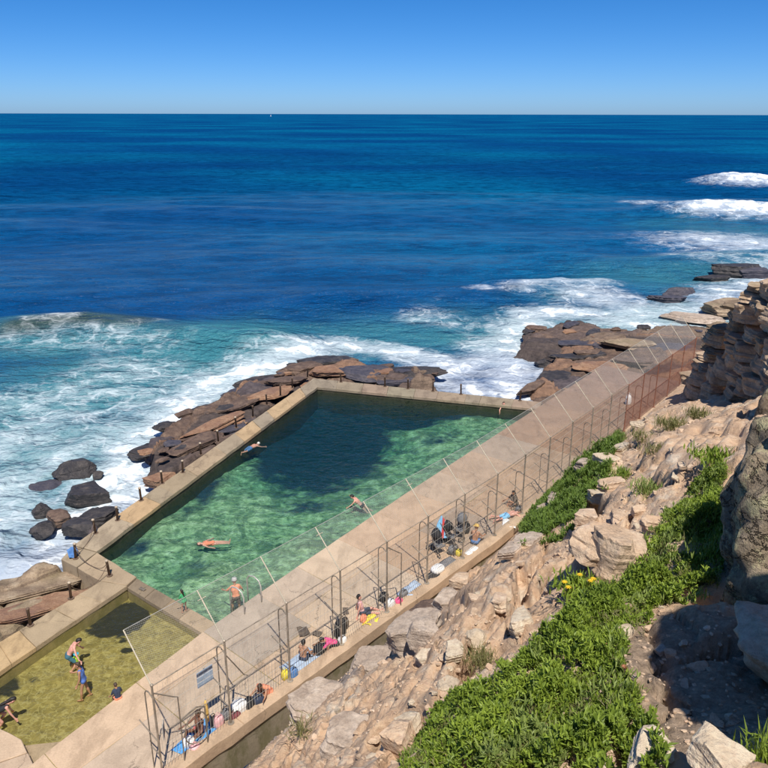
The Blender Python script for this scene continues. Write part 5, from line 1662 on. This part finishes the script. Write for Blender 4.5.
def fused(name, caps, mat, parent, vox):
    mb = MB()
    for c in caps: capsule(mb, *c)
    o = mb.build(name, mat, parent, True)
    r = o.modifiers.new('fuse', 'REMESH'); r.mode = 'VOXEL'; r.voxel_size = vox; r.use_smooth_shade = True
    s = o.modifiers.new('soften', 'SMOOTH'); s.iterations = 4; s.factor = .5
    return o
def person(label, loc, heading=0, tilt=0, roll=0, scale=1.0, skin='skin_light', lean=0, pelvis=.92, hip=(0, 0), knee=(0, 0), splay=(6, 6), arm=(0, 0), out=(12, 12), elbow=(15, 15), head=(0, 0), clothes=(), hair=('hair_dark', 'short'), hat=None, group='people at the pools'):
    root = empty('person', loc)
    root.rotation_euler = (Matrix.Rotation(R(heading), 3, 'Z') @ Matrix.Rotation(R(tilt), 3, 'X') @ Matrix.Rotation(R(roll), 3, 'Y')).to_euler()
    root.scale = (scale * .735,) * 3
    tag(root, label, 'person', group)
    Pv = Vector((0, 0, pelvis))
    l = R(lean)
    up = Vector((0, math.sin(l), math.cos(l))); fw = Vector((0, math.cos(l), -math.sin(l))); X = Vector((1, 0, 0))
    waist = Pv + up * .16; chest = Pv + up * .34; sh = Pv + up * .47; nb = Pv + up * .53
    hl = l + R(head[0])
    hup = Vector((math.sin(R(head[1])) * .5, math.sin(hl), math.cos(hl))).normalized(); hfw = Vector((0, math.cos(hl), -math.sin(hl)))
    hc = nb + up * .05 + hup * .125
    B = {}
    B['hips'] = [(Pv - X * .075, Pv + X * .075, .105, .105)]
    B['torso'] = [(Pv - X * .05 + up * .04, waist - X * .045, .10, .088), (Pv + X * .05 + up * .04, waist + X * .045, .10, .088), (waist - X * .045, chest - X * .075, .088, .102), (waist + X * .045, chest + X * .075, .088, .102), (chest - X * .075, sh - X * .10, .10, .07), (chest + X * .075, sh + X * .10, .10, .07)]
    B['shoulders'] = [(sh - X * .155, sh + X * .155, .056, .056)]
    B['neck'] = [(sh, hc - hup * .05, .056, .05)]
    B['head'] = [(hc - hup * .045 + hfw * .022, hc + hup * .035 - hfw * .008, .072, .092), (hc - hup * .07 + hfw * .045, hc - hup * .02 + hfw * .04, .04, .055), (hc - hup * .005 + hfw * .085, hc - hup * .03 + hfw * .105, .012, .016), (hc + X * .09, hc + X * .092 - hup * .03, .018, .013), (hc - X * .09, hc - X * .092 - hup * .03, .018, .013)]
    limbs = {}
    for s, i in ((1, 0), (-1, 1)):
        hj = Pv + X * (.09 * s) - Vector((0, 0, .02))
        a = R(hip[i]); sp = R(splay[i])
        d = Vector((s * math.sin(sp), math.sin(a) * math.cos(sp), -math.cos(a) * math.cos(sp)))
        kn = hj + d * .41
        a2 = a - R(knee[i])
        d2 = Vector((s * math.sin(sp) * .3, math.sin(a2), -math.cos(a2))).normalized()
        an = kn + d2 * .40
        fa = a2 + R(85)
        fd = Vector((0, math.sin(fa), -math.cos(fa)))
        B['thigh%d' % i] = [(hj, kn, .078, .054)]
        B['shin%d' % i] = [(kn, kn.lerp(an, .3), .053, .055), (kn.lerp(an, .3), an, .055, .036)]
        B['foot%d' % i] = [(an - fd * .04 + d2 * .02, an + fd * .08 + d2 * .04, .036, .034), (an + fd * .08 + d2 * .04, an + fd * .16 + d2 * .045, .036, .024)]
        sj = sh + X * (.175 * s) - up * .01
        a = R(arm[i]); ab = R(out[i])
        d = Vector((s * math.sin(ab), math.sin(a) * math.cos(ab), -math.cos(a) * math.cos(ab)))
        el = sj + d * .28
        a3 = a + R(elbow[i])
        d3 = Vector((s * math.sin(ab) * .5, math.sin(a3) * math.cos(ab), -math.cos(a3) * math.cos(ab))).normalized()
        wr = el + d3 * .245
        B['uarm%d' % i] = [(sj, el, .046, .036)]
        B['farm%d' % i] = [(el, wr, .037, .026)]
        side = Vector((0, math.cos(a3), math.sin(a3)))
        side = (side - d3 * side.dot(d3)).normalized()
        hand = [(wr + side * .018, wr + d3 * .08 + side * .025, .020, .018), (wr - side * .014, wr + d3 * .08 - side * .022, .020, .018)]
        inw = d3.cross(side) * (1 if s > 0 else -1)
        for q, (o_, L_) in enumerate(((.032, .068), (.011, .078), (-.011, .074), (-.032, .055))):
            k0 = wr + d3 * .085 + side * o_
            k1 = k0 + (d3 * .9 + inw * .2).normalized() * L_ * .5
            hand += [(k0, k1, .0095, .009), (k1, k1 + (d3 * .7 + inw * .6).normalized() * L_ * .5, .009, .0075)]
        t0 = wr + d3 * .025 + side * .03
        t1 = t0 + (d3 * .6 + side * .7).normalized() * .035
        hand += [(t0, t1, .012, .011), (t1, t1 + d3 * .035 + side * .006, .011, .009)]
        B['hand%d' % i] = hand
    fused('body', [c for k in B for c in B[k]], M[skin], root, .0135)
    def cover(name, keys, mat, grow, cut=None):
        caps = []
        for k in keys:
            fr = 1.0
            if ':' in k: k, fr = k.split(':'); fr = float(fr)
            for a, b, ra, rb in B[k]:
                b2 = Vector(a).lerp(Vector(b), fr)
                caps.append((a, b2, ra + grow, ra + (rb - ra) * fr + grow))
        return fused(name, caps, M[mat], root, .018)
    for cl in clothes:
        kind, mat = cl
        if kind == 'shorts': cover('shorts', ['hips', 'thigh0:.72', 'thigh1:.72'], mat, .018)
        if kind == 'briefs': cover('briefs', ['hips', 'thigh0:.15', 'thigh1:.15'], mat, .008)
        if kind == 'swimsuit': cover('swimsuit', ['hips', 'torso', 'thigh0:.08', 'thigh1:.08'], mat, .007)
        if kind == 'shirt': cover('shirt', ['hips', 'torso', 'shoulders', 'uarm0:.8', 'uarm1:.8'], mat, .016)
        if kind == 'top': cover('bikini_top', ['torso'], mat, .006) if False else fused('bikini_top', [(chest - X * .08 + fw * .02, chest + X * .08 + fw * .02, .098, .098)], M[mat], root, .018)
        if kind == 'trousers': cover('trousers', ['hips', 'thigh0', 'thigh1', 'shin0:.85', 'shin1:.85'], mat, .016)
        if kind == 'shawl': fused('towel_wrap', [(sh - X * .17 - fw * .03, sh + X * .17 - fw * .03, .085, .085), (waist - X * .13 - fw * .05, waist + X * .13 - fw * .05, .13, .13), (sh - X * .15 - fw * .03, waist - X * .15 + fw * .08, .085, .10), (sh + X * .15 - fw * .03, waist + X * .15 + fw * .08, .085, .10), (Pv - X * .16, Pv + X * .16, .16, .16)], M[mat], root, .02)
    if hair:
        caps = [(hc + hup * .035 - hfw * .02, hc + hup * .055 - hfw * .012, .094, .088), (hc - hfw * .035, hc + hup * .02 - hfw * .035, .085, .088)]
        if hair[1] == 'long': caps += [(hc - hfw * .06, nb - fw * .08, .075, .06), (nb - fw * .08, chest - fw * .12, .06, .035)]
        if hair[1] == 'bun': caps += [(hc + hup * .08 - hfw * .10, hc + hup * .09 - hfw * .11, .045, .045)]
        fused('hair', caps, M[hair[0]], root, .014)
    if hat:
        m = MB()
        prof = [(.30 if hat[1] == 'wide' else .115, 0), (.29 if hat[1] == 'wide' else .115, .012), (.112, .02), (.108, .08), (.08, .115), (.0, .125)]
        if hat[1] == 'wide': prof[0] = (.19, 0); prof[1] = (.185, .012)
        m.lathe(prof, n=18)
        if hat[1] == 'cap':
            m.add([(-.07, .08, .005), (.07, .08, .005), (.05, .19, -.005), (-.05, .19, -.005), (-.07, .08, .017), (.07, .08, .017), (.05, .19, .006), (-.05, .19, .006)], [(3, 2, 1, 0), (4, 5, 6, 7), (0, 1, 5, 4), (1, 2, 6, 5), (2, 3, 7, 6), (3, 0, 4, 7)])
        h = m.build('hat', M[hat[0]], root, True)
        z = hup; y_ = hfw; x_ = y_.cross(z)
        h.matrix_local = Matrix.Translation(hc + hup * .045) @ Matrix((( *x_, 0), (*y_, 0), (*z, 0), (0, 0, 0, 1))).transposed()
    return root
WZ = -0.27
def at(px, py, z=0.0): return tuple(gp(px, py, z))
# wading pool
def wade(px, py, depth):
    q = gp(px, py, -.20)
    return np.array([q[0], q[1], -.20 - depth * .72])
p = wade(70, 663, .38)
person('man in dark teal shorts bending forward in the wading pool', tuple(p), -70, scale=.98, skin='skin_pink', lean=34, pelvis=.70, hip=(42, 50), knee=(78, 84), arm=(14, 20), out=(34, 30), elbow=(8, 12), head=(25, 0), clothes=[('shorts', 'teal_cloth')], hair=('hair_dark', 'short'))
p = wade(79, 664, .36)
person('small child in turquoise hat and lime float vest in the wading pool', tuple(p), 150, scale=.52, skin='skin_light', lean=5, pelvis=.80, hip=(20, 20), knee=(40, 40), arm=(30, 30), out=(40, 40), clothes=[('shirt', 'lime_plastic')], hair=('hair_brown', 'short'), hat=('turquoise_cloth', 'wide'))
p = wade(86, 692, .34)
person('woman in a blue swimsuit standing in the wading pool', tuple(p), 100, scale=.92, skin='skin_tan', lean=8, hip=(-6, 14), knee=(8, 8), splay=(4, 4), arm=(20, 4), out=(14, 12), elbow=(60, 20), head=(10, 0), clothes=[('swimsuit', 'swim_blue')], hair=('hair_brown', 'bun'))
p = wade(-4, 722, .36)
person('woman in a black swimsuit leaning down at the edge of the wading pool', tuple(p), -62, scale=.98, skin='skin_pink', lean=66, pelvis=.70, hip=(30, 55), knee=(70, 95), arm=(20, 10), out=(12, 12), elbow=(5, 5), head=(-5, 0), clothes=[('swimsuit', 'black_cloth')], hair=('hair_dark', 'long'))
p = gp(119, 699, 0)
person('child in a navy shirt and orange shorts sitting on the wading pool edge', (p[0], p[1], -.05), 38, scale=.68, skin='skin_tan', lean=12, pelvis=.14, hip=(82, 80), knee=(80, 75), arm=(15, 15), out=(18, 18), elbow=(30, 30), head=(15, 0), clothes=[('shirt', 'navy_cloth'), ('shorts', 'orange_cloth')], hair=('hair_brown', 'short'))
# dividing wall and ladder
p = gp(186, 613, -.05)
person('child with dark hair and green shirt standing on the dividing wall', tuple(p), 60, scale=.62, skin='skin_tan', lean=14, pelvis=.90, hip=(10, 18), knee=(10, 20), arm=(15, 25), out=(16, 16), clothes=[('shirt', 'green_cloth')], hair=('hair_dark', 'long'))
p = gp(237, 604, POOL_Z)
person('man in a salmon top and grey cap climbing on the pool ladder', (p[0], p[1], POOL_Z - .42), 25, scale=1.0, skin='skin_tan', lean=8, hip=(12, 25), knee=(10, 35), arm=(18, 35), out=(28, 34), elbow=(20, 35), clothes=[('shirt', 'salmon_cloth'), ('shorts', 'brown_cloth')], hair=None, hat=('cap_grey', 'cap'))
# swimmers
p = gp(213, 541, POOL_Z)
person('swimmer floating on the back with arms stretched in the big pool', (p[0], p[1], POOL_Z - .10), 280, 88, skin='skin_pink', scale=.92, pelvis=0, hip=(4, -2), knee=(6, 4), splay=(5, 5), arm=(-10, -10), out=(30, 50), elbow=(5, 5), clothes=[('swimsuit', 'orange_cloth')], hair=('hair_brown', 'long'))
p = gp(250, 446, POOL_Z)
person('snorkeller in blue shorts and white cap beside the sea wall', (p[0], p[1], POOL_Z - .12), -38, -86, skin='skin_pink', pelvis=0, hip=(0, 8), knee=(12, 18), splay=(8, 8), arm=(150, 60), out=(25, 40), elbow=(10, 20), clothes=[('shorts', 'shorts_blue')], hair=('white_cloth', 'short'))
p = gp(362, 500, POOL_Z)
person('swimmer with dark hair near the deck side of the big pool', (p[0], p[1], POOL_Z - .24), 80, -48, skin='skin_pink', pelvis=0, hip=(-5, 5), knee=(10, 10), arm=(120, 100), out=(50, 60), elbow=(10, 10), clothes=[('briefs', 'black_cloth')], hair=('hair_dark', 'short'))
p = gp(503, 409, POOL_Z)
person('swimmer upright in the water by the far wall', (p[0], p[1], POOL_Z - .86), 200, skin='skin_pink', lean=5, arm=(40, 40), out=(40, 40), elbow=(20, 20), clothes=[('briefs', 'navy_cloth')], hair=('hair_brown', 'short'))
# along the fence
p = gp(200, 735)
person('dark skinned sunbather sitting on a blue towel by the lower fence', (p[0], p[1], .02), 140, scale=1.0, skin='skin_dark', lean=-6, pelvis=.12, hip=(118, 100), knee=(95, 60), arm=(50, 20), out=(20, 18), elbow=(30, 60), head=(25, 0), clothes=[('briefs', 'black_cloth')], hair=('hair_brown', 'bun'))
p = gp(267, 693)
person('person hunched under a bright orange towel on the deck', (p[0], p[1], .0), 160, scale=.9, skin='skin_tan', lean=38, pelvis=.13, hip=(110, 105), knee=(80, 70), arm=(60, 60), out=(20, 20), elbow=(20, 30), head=(10, 0), clothes=[('shawl', 'orange_cloth')], hair=('hair_brown', 'short'))
p = gp(304, 661)
person('shirtless boy with dark hair sitting on a pale towel, back turned', (p[0], p[1], .02), -20, scale=.92, skin='skin_tan', lean=6, pelvis=.12, hip=(95, 90), knee=(35, 50), arm=(15, 40), out=(18, 25), elbow=(30, 30), clothes=[('shorts', 'navy_cloth')], hair=('hair_dark', 'short'))
p = gp(337, 647)
person('person in a hot pink top crouching on black bags', (p[0], p[1], .0), 110, scale=.9, skin='skin_tan', lean=62, pelvis=.20, hip=(112, 108), knee=(110, 105), arm=(55, 60), out=(15, 15), elbow=(10, 10), head=(0, 0), clothes=[('shirt', 'pink_cloth'), ('shorts', 'black_cloth')], hair=('hair_dark', 'short'))
p = gp(363, 614)
person('woman in pink with dark hair sitting with legs stretched out', (p[0], p[1], .02), -80, scale=.98, skin='skin_pink', lean=-14, pelvis=.12, hip=(85, 92), knee=(5, 25), arm=(-20, -15), out=(20, 20), elbow=(5, 10), head=(15, 0), clothes=[('swimsuit', 'pale_pink'), ('shorts', 'navy_cloth')], hair=('hair_dark', 'short'))
p = gp(475, 544)
person('man in a straw hat and blue shorts sitting by the fence', (p[0], p[1], .02), -25, scale=1.0, skin='skin_tan', lean=10, pelvis=.12, hip=(95, 95), knee=(40, 40), arm=(35, 35), out=(18, 18), elbow=(40, 40), head=(15, 0), clothes=[('shorts', 'shorts_blue')], hair=None, hat=('straw', 'wide'))
p = gp(507, 518)
person('sunbather in sky blue shorts lying on the deck near the bush', (p[0], p[1], .13), -65, -86, scale=1.0, skin='skin_pink', pelvis=0, hip=(0, 6), knee=(4, 30), splay=(7, 7), arm=(140, 60), out=(40, 40), elbow=(60, 20), clothes=[('shorts', 'sky_cloth')], hair=('hair_brown', 'short'))
p = gp(516, 505)
person('person with dark hair sitting behind the sky blue shorts sunbather', (p[0], p[1], .02), 120, scale=.95, skin='skin_tan', lean=18, pelvis=.12, hip=(110, 105), knee=(90, 80), arm=(50, 50), out=(15, 15), elbow=(20, 30), clothes=[('shirt', 'brown_cloth'), ('briefs', 'black_cloth')], hair=('hair_dark', 'long'))

# ------------------------------------------------------------------ belongings
def towel(px, py, w, l, rz, mat, label, seed, fold=.03, z=0.006):
    w, l, fold = w * .82, l * .82, fold * .8
    nx, ny = 18, 24
    xs, ys = np.meshgrid(np.linspace(-w / 2, w / 2, nx), np.linspace(-l / 2, l / 2, ny), indexing='xy')
    x, y = xs.ravel(), ys.ravel()
    h = fold * (np.abs(fbm(xy0(x + seed * 3, y, 3.5), 3, seed)) * 2) + .002
    x = x + .04 * fbm(xy0(x, y + seed, 2.0), 2, seed + 1); y = y + .04 * fbm(xy0(x + 5, y + seed, 2.0), 2, seed + 2)
    f = grid_faces(ny, nx)
    top = np.stack([x, y, h + .012], 1); bot = np.stack([x, y, h], 1)
    n = len(x)
    ring = list(range(nx)) + [i * nx + nx - 1 for i in range(1, ny)] + [(ny - 1) * nx + i for i in range(nx - 2, -1, -1)] + [i * nx for i in range(ny - 2, 0, -1)]
    side = np.array([[ring[k], ring[(k + 1) % len(ring)], ring[(k + 1) % len(ring)] + n, ring[k] + n] for k in range(len(ring))])
    me = mesh_np('towel', np.vstack([bot, top]), np.vstack([f[:, ::-1], f + n, side]))
    o = link('towel', me, M[mat])
    o.location = at(px, py, z); o.rotation_euler = (0, 0, R(rz))
    return tag(o, label, 'towel')
def soft(v, sx, sy, sz, pw, seed):
    d = v
    a = (np.abs(d) ** pw).sum(1) ** (-1 / pw)
    q = d * a[:, None]
    q = q * (1 + .10 * fbm(q * 2.4 + seed * 7, 3, seed))[:, None]
    q[:, 2] = np.where(q[:, 2] < -.75, -.75, q[:, 2])
    return (q + [0, 0, .75]) * [sx / 2, sy / 2, sz / 1.75]
def bag(px, py, size, rz, mat, label, seed, handle='black_cloth', z=0.0, cat='bag'):
    v, f = ico(3)
    size = tuple(q * .86 for q in size)
    root = empty('bag', at(px, py, z), R(rz))
    me = mesh_np('bag_body', soft(v.copy(), *size, 3.0, seed), f)
    link('bag_body', me, M[mat], root)
    for s in (-.22, .22):
        pts = [(size[0] * .28 * math.cos(math.pi * k / 8), s * size[1], size[2] * (.86 + .34 * math.sin(math.pi * k / 8))) for k in range(9)]
        MB().tube(pts, .010, 5).build('handle', M[handle], root)
    return tag(root, label, cat, 'bags along the fence')
FR = math.degrees(rzf)
towel(200, 738, .75, 1.5, FR - 80, 'blue_towel', 'bright blue towel under the dark skinned sunbather', 1)
towel(303, 663, .8, 1.3, FR - 90, 'pale_blue_towel', 'pale blue towel under the shirtless boy', 2)
towel(412, 591, .6, 1.1, FR - 90, 'pale_blue_towel', 'pale crumpled towel by the middle of the fence', 3, .08)
towel(448, 566, .7, 1.2, FR - 90, 'grey_cloth', 'grey towel spread near the white bag', 4)
towel(509, 524, .6, .8, FR - 60, 'white_cloth', 'white and grey towel beside the lying sunbather', 5, .08)
towel(372, 622, .5, .7, FR - 70, 'yellow_cloth', 'yellow crumpled towel beside the woman in pink', 6, .12)
towel(304, 632, .35, .5, 20, 'brown_cloth', 'small dark crumpled cloth on the deck behind the boy', 7, .08)
towel(318, 634, .25, .3, 70, 'brown_cloth', 'little dark cloth lying right of the crumpled cloth', 8, .08)
towel(347, 612, .2, .35, 10, 'brown_cloth', 'dark scrap of cloth on the deck behind the striped bag', 18, .06)
bag(190, 746, (.34, .26, .24), 20, 'white_cloth', 'white cloth bag in front of the blue towel', 1, 'white_cloth')
bag(196, 750, (.3, .25, .18), 60, 'pale_pink', 'salmon pink bag beside the white cloth bag', 2, 'pale_pink')
bag(215, 727, (.22, .18, .36), 30, 'black_cloth', 'dark upright bag right of the yellow umbrella', 3)
bag(220, 727, (.30, .22, .38), 50, 'pale_pink', 'pale pink bag leaning by the second fence post', 4, 'pale_pink')
bag(228, 718, (.36, .26, .30), 40, 'grey_cloth', 'grey and black bag behind the second fence post', 5)
bag(240, 712, (.52, .40, .36), 50, 'white_cloth', 'large white bag right of the second fence post', 6, 'white_cloth')
bag(236, 719, (.36, .22, .24), 50, 'maroon_cloth', 'maroon bag below the large white bag', 7)
bag(250, 708, (.42, .30, .30), 60, 'black_cloth', 'black bag next to the large white bag', 8)
bag(259, 704, (.38, .30, .30), 30, 'navy_cloth', 'dark bag at the end of the row by the orange towel', 9)
bag(286, 679, (.24, .20, .32), 50, 'yellow_cloth', 'yellow bag at the third fence post', 10, 'yellow_cloth')
bag(294, 678, (.30, .26, .36), 50, 'shorts_blue', 'blue bag at the third fence post', 11)
bag(320, 653, (.40, .32, .30), 50, 'black_cloth', 'black bag left of the person in hot pink', 12)
bag(341, 636, (.46, .26, .66), 50, 'black_cloth', 'tall black bag hung at the fourth fence post', 13)
bag(343, 644, (.30, .24, .30), 50, 'white_cloth', 'white bag under the tall black bag', 14)
bag(364, 621, (.28, .22, .22), 70, 'orange_cloth', 'orange bag beside the yellow towel', 15, 'orange_cloth')
bag(391, 607, (.34, .28, .32), 50, 'white_cloth', 'white bag right of the woman in pink', 16)
bag(399, 604, (.30, .24, .26), 50, 'pink_cloth', 'small pink bag in the middle group', 17)
bag(384, 600, (.34, .28, .30), 50, 'black_cloth', 'black bag hung by the fifth fence post', 18)
bag(404, 597, (.34, .26, .28), 50, 'grey_cloth', 'grey bag by the fifth fence post', 19)
bag(434, 577, (.62, .44, .14), 45, 'black_cloth', 'flat black bag under the white one', 20)
bag(438, 571, (.56, .42, .22), 45, 'white_cloth', 'puffy white bag on the flat black one', 21, 'white_cloth', .08)
bag(453, 553, (.40, .30, .34), 45, 'grey_cloth', 'grey bag below the pushchairs', 22)
bag(459, 555, (.26, .22, .26), 45, 'yellow_cloth', 'small yellowish bag below the pushchairs', 23)
bag(469, 555, (.34, .26, .16), 45, 'white_cloth', 'white bundle in front of the man in the straw hat', 24, 'white_cloth')
bag(474, 551, (.48, .30, .14), 50, 'white_cloth', 'long white bundle beside the man in the straw hat', 25, 'white_cloth')
bag(519, 512, (.34, .28, .30), 50, 'grey_cloth', 'grey bag at the end of the deck by the bush', 26)
bag(628, 404, (.32, .28, .62), 20, 'white_cloth', 'tall white sack at the start of the rusty fence', 27, 'white_cloth')
bag(345, 628, (.30, .24, .40), 20, 'brown_cloth', 'brown bag behind the tall black bag', 28)
bag(466, 532, (.36, .30, .44), 50, 'black_cloth', 'black backpack between the pushchairs and the straw hat', 29)
# folded beach umbrella
um = empty('beach_umbrella', at(209, 731))
tag(um, 'folded pale yellow beach umbrella standing by the fence', 'umbrella')
MB().tube([(0, 0, 0), (0, 0, .95)], .014, 6).build('pole', M['galv'], um)
MB().lathe([(.02, .25), (.05, .30), (.058, .45), (.045, .75), (.016, .92)], n=10).build('canopy', M['straw'], um, True)
bt = MB().lathe([(.035, 0), (.036, .16), (.018, .20), (.018, .24)], n=10).build('drink_bottle', M['red_plastic'], None, True)
bt.location = at(196, 735)
tag(bt, 'red drink bottle beside the dark skinned sunbather', 'bottle')
# pushchairs
def pushchair(px, py, rz, label, hood):
    root = empty('pushchair', at(px, py), R(rz))
    root.scale = (.76,) * 3
    tag(root, label, 'pushchair', 'pushchairs on the deck')
    fr = MB()
    for s in (-.24, .24):
        fr.tube([(s, -.42, .12), (s, -.10, .50), (s, .32, 1.0), (s * .9, .42, 1.04)], .014, 6)
        fr.tube([(s, .38, .12), (s, .05, .62), (s, -.10, .50)], .014, 6)
    fr.tube([(-.22, .42, 1.04), (.22, .42, 1.04)], .018, 6)
    fr.tube([(-.24, .38, .12), (.24, .38, .12)], .012, 6)
    fr.build('frame', M['steel_dark'], root)
    for sx in (-.27, .27):
        for y in (-.42, .38):
            w = MB()
            w.tube([(sx, y + .11 * math.cos(2 * math.pi * k / 14), .12 + .11 * math.sin(2 * math.pi * k / 14)) for k in range(15)], .018, 6, False)
            for k in range(5):
                a = 2 * math.pi * k / 5
                w.tube([(sx, y, .12), (sx, y + .10 * math.cos(a), .12 + .10 * math.sin(a))], .006, 4)
            w.build('wheel', M['rubber'], root)
    MB().add([(-.2, -.30, .44), (.2, -.30, .44), (.2, .02, .40), (-.2, .02, .40), (-.2, .22, .86), (.2, .22, .86), (-.2, -.30, .38), (.2, -.30, .38), (.2, .06, .34), (-.2, .06, .34), (-.2, .27, .85), (.2, .27, .85)],
             [(0, 1, 2, 3), (3, 2, 5, 4), (6, 9, 8, 7), (9, 10, 11, 8), (0, 6, 7, 1), (4, 5, 11, 10), (0, 3, 9, 6), (3, 4, 10, 9), (1, 7, 8, 2), (2, 8, 11, 5)]).build('seat', M['grey_cloth'], root)
    v, f = [], []
    for i in range(7):
        a = R(-10 + 100 * i / 6)
        for k in range(9):
            b = math.pi * k / 8
            v.append((.23 * math.cos(b), .22 - .42 * math.sin(b) * math.cos(a) * .9, .78 + .36 * math.sin(b) * math.sin(a) * .9 + .02))
    f = [(i * 9 + k, i * 9 + k + 1, (i + 1) * 9 + k + 1, (i + 1) * 9 + k) for i in range(6) for k in range(8)]
    c = MB().add(v, f).build('canopy', M[hood], root, True)
    s = c.modifiers.new('thick', 'SOLIDIFY'); s.thickness = .012
    MB().box((0, .12, .22), (.36, .34, .16), bev=.03).build('basket', M['black_cloth'], root)
    return root
pushchair(438, 552, 35, 'black pushchair nearest the white bag', 'black_cloth')
pushchair(450, 543, 60, 'black pushchair behind the fence post, right of the board', 'black_cloth')
pushchair(461, 536, -20, 'grey hooded pushchair farthest along the deck', 'grey_cloth')
# bodyboard leaning on the pushchairs
bb = empty('bodyboard', at(442, 538, .30), R(20))
bb.scale = (.8,) * 3
bb.rotation_euler = (R(-24), R(12), R(25))
tag(bb, 'blue bodyboard with a red stripe propped against the pushchairs', 'bodyboard')
def board(z0, z1, half, y0, y1):
    pts = []
    for k in range(9):
        t = k / 8
        pts.append((half * math.sin(math.pi * (.25 + .75 * t) if False else math.pi / 2 * min(1, (1 - t) * 1.6)), z0 + (z1 - z0) * t))
    poly = [(x, z) for x, z in pts] + [(-x, z) for x, z in pts[::-1][1:]]
    n = len(poly)
    v = [(x, y0, z) for x, z in poly] + [(x, y1, z) for x, z in poly]
    f = [tuple(range(n)), tuple(range(2 * n - 1, n - 1, -1))] + [(k, k + n, (k + 1) % n + n, (k + 1) % n) for k in range(n)]
    return v, f
MB().add(*board(0, .95, .26, -.03, .03)).build('deck_skin', M['sky_cloth'], bb)
MB().add([(-.05, -.036, .0), (.08, -.036, .0), (.14, -.036, .78), (.04, -.036, .9), (-.05, .036, .0), (.08, .036, .0), (.14, .036, .78), (.04, .036, .9)], [(0, 1, 2, 3), (7, 6, 5, 4), (0, 4, 5, 1), (1, 5, 6, 2), (2, 6, 7, 3), (3, 7, 4, 0)]).build('stripe', M['red_plastic'], bb)
# blue cloth hung at the first bollard
towel(73.5, 556, .4, .5, 30, 'shorts_blue', 'blue cloth beside the bollard at the wall end', 9, .25)

# ------------------------------------------------------------------ far sail
sb = empty('sailing_boat', (-620, 4400, SEA))
tag(sb, 'tiny white sailing boat on the horizon', 'boat')
MB().add([(-4, 0, .2), (-3, -1.2, 1.3), (4, -1, 1.5), (6, 0, 1.6), (4, 1, 1.5), (-3, 1.2, 1.3)], [(0, 1, 2, 3), (0, 3, 4, 5), (1, 5, 4, 3, 2), (0, 5, 1)]).build('hull', M['sail'], sb)
MB().tube([(0, 0, 1), (0, 0, 13)], .15, 6).build('mast', M['galv'], sb)
MB().add([(0, -.1, 2), (0, -.1, 13), (-4, -.1, 2), (0, .1, 2), (0, .1, 13), (-4, .1, 2)], [(0, 1, 2), (5, 4, 3), (0, 3, 4, 1), (1, 4, 5, 2), (2, 5, 3, 0)]).build('sail', M['sail'], sb)

# ------------------------------------------------------------------ survey units to metres
for o in list(col.objects):
    if o.parent is None and o.type in {'MESH', 'EMPTY'}:
        o.location = o.location * K
        o.scale = o.scale * K
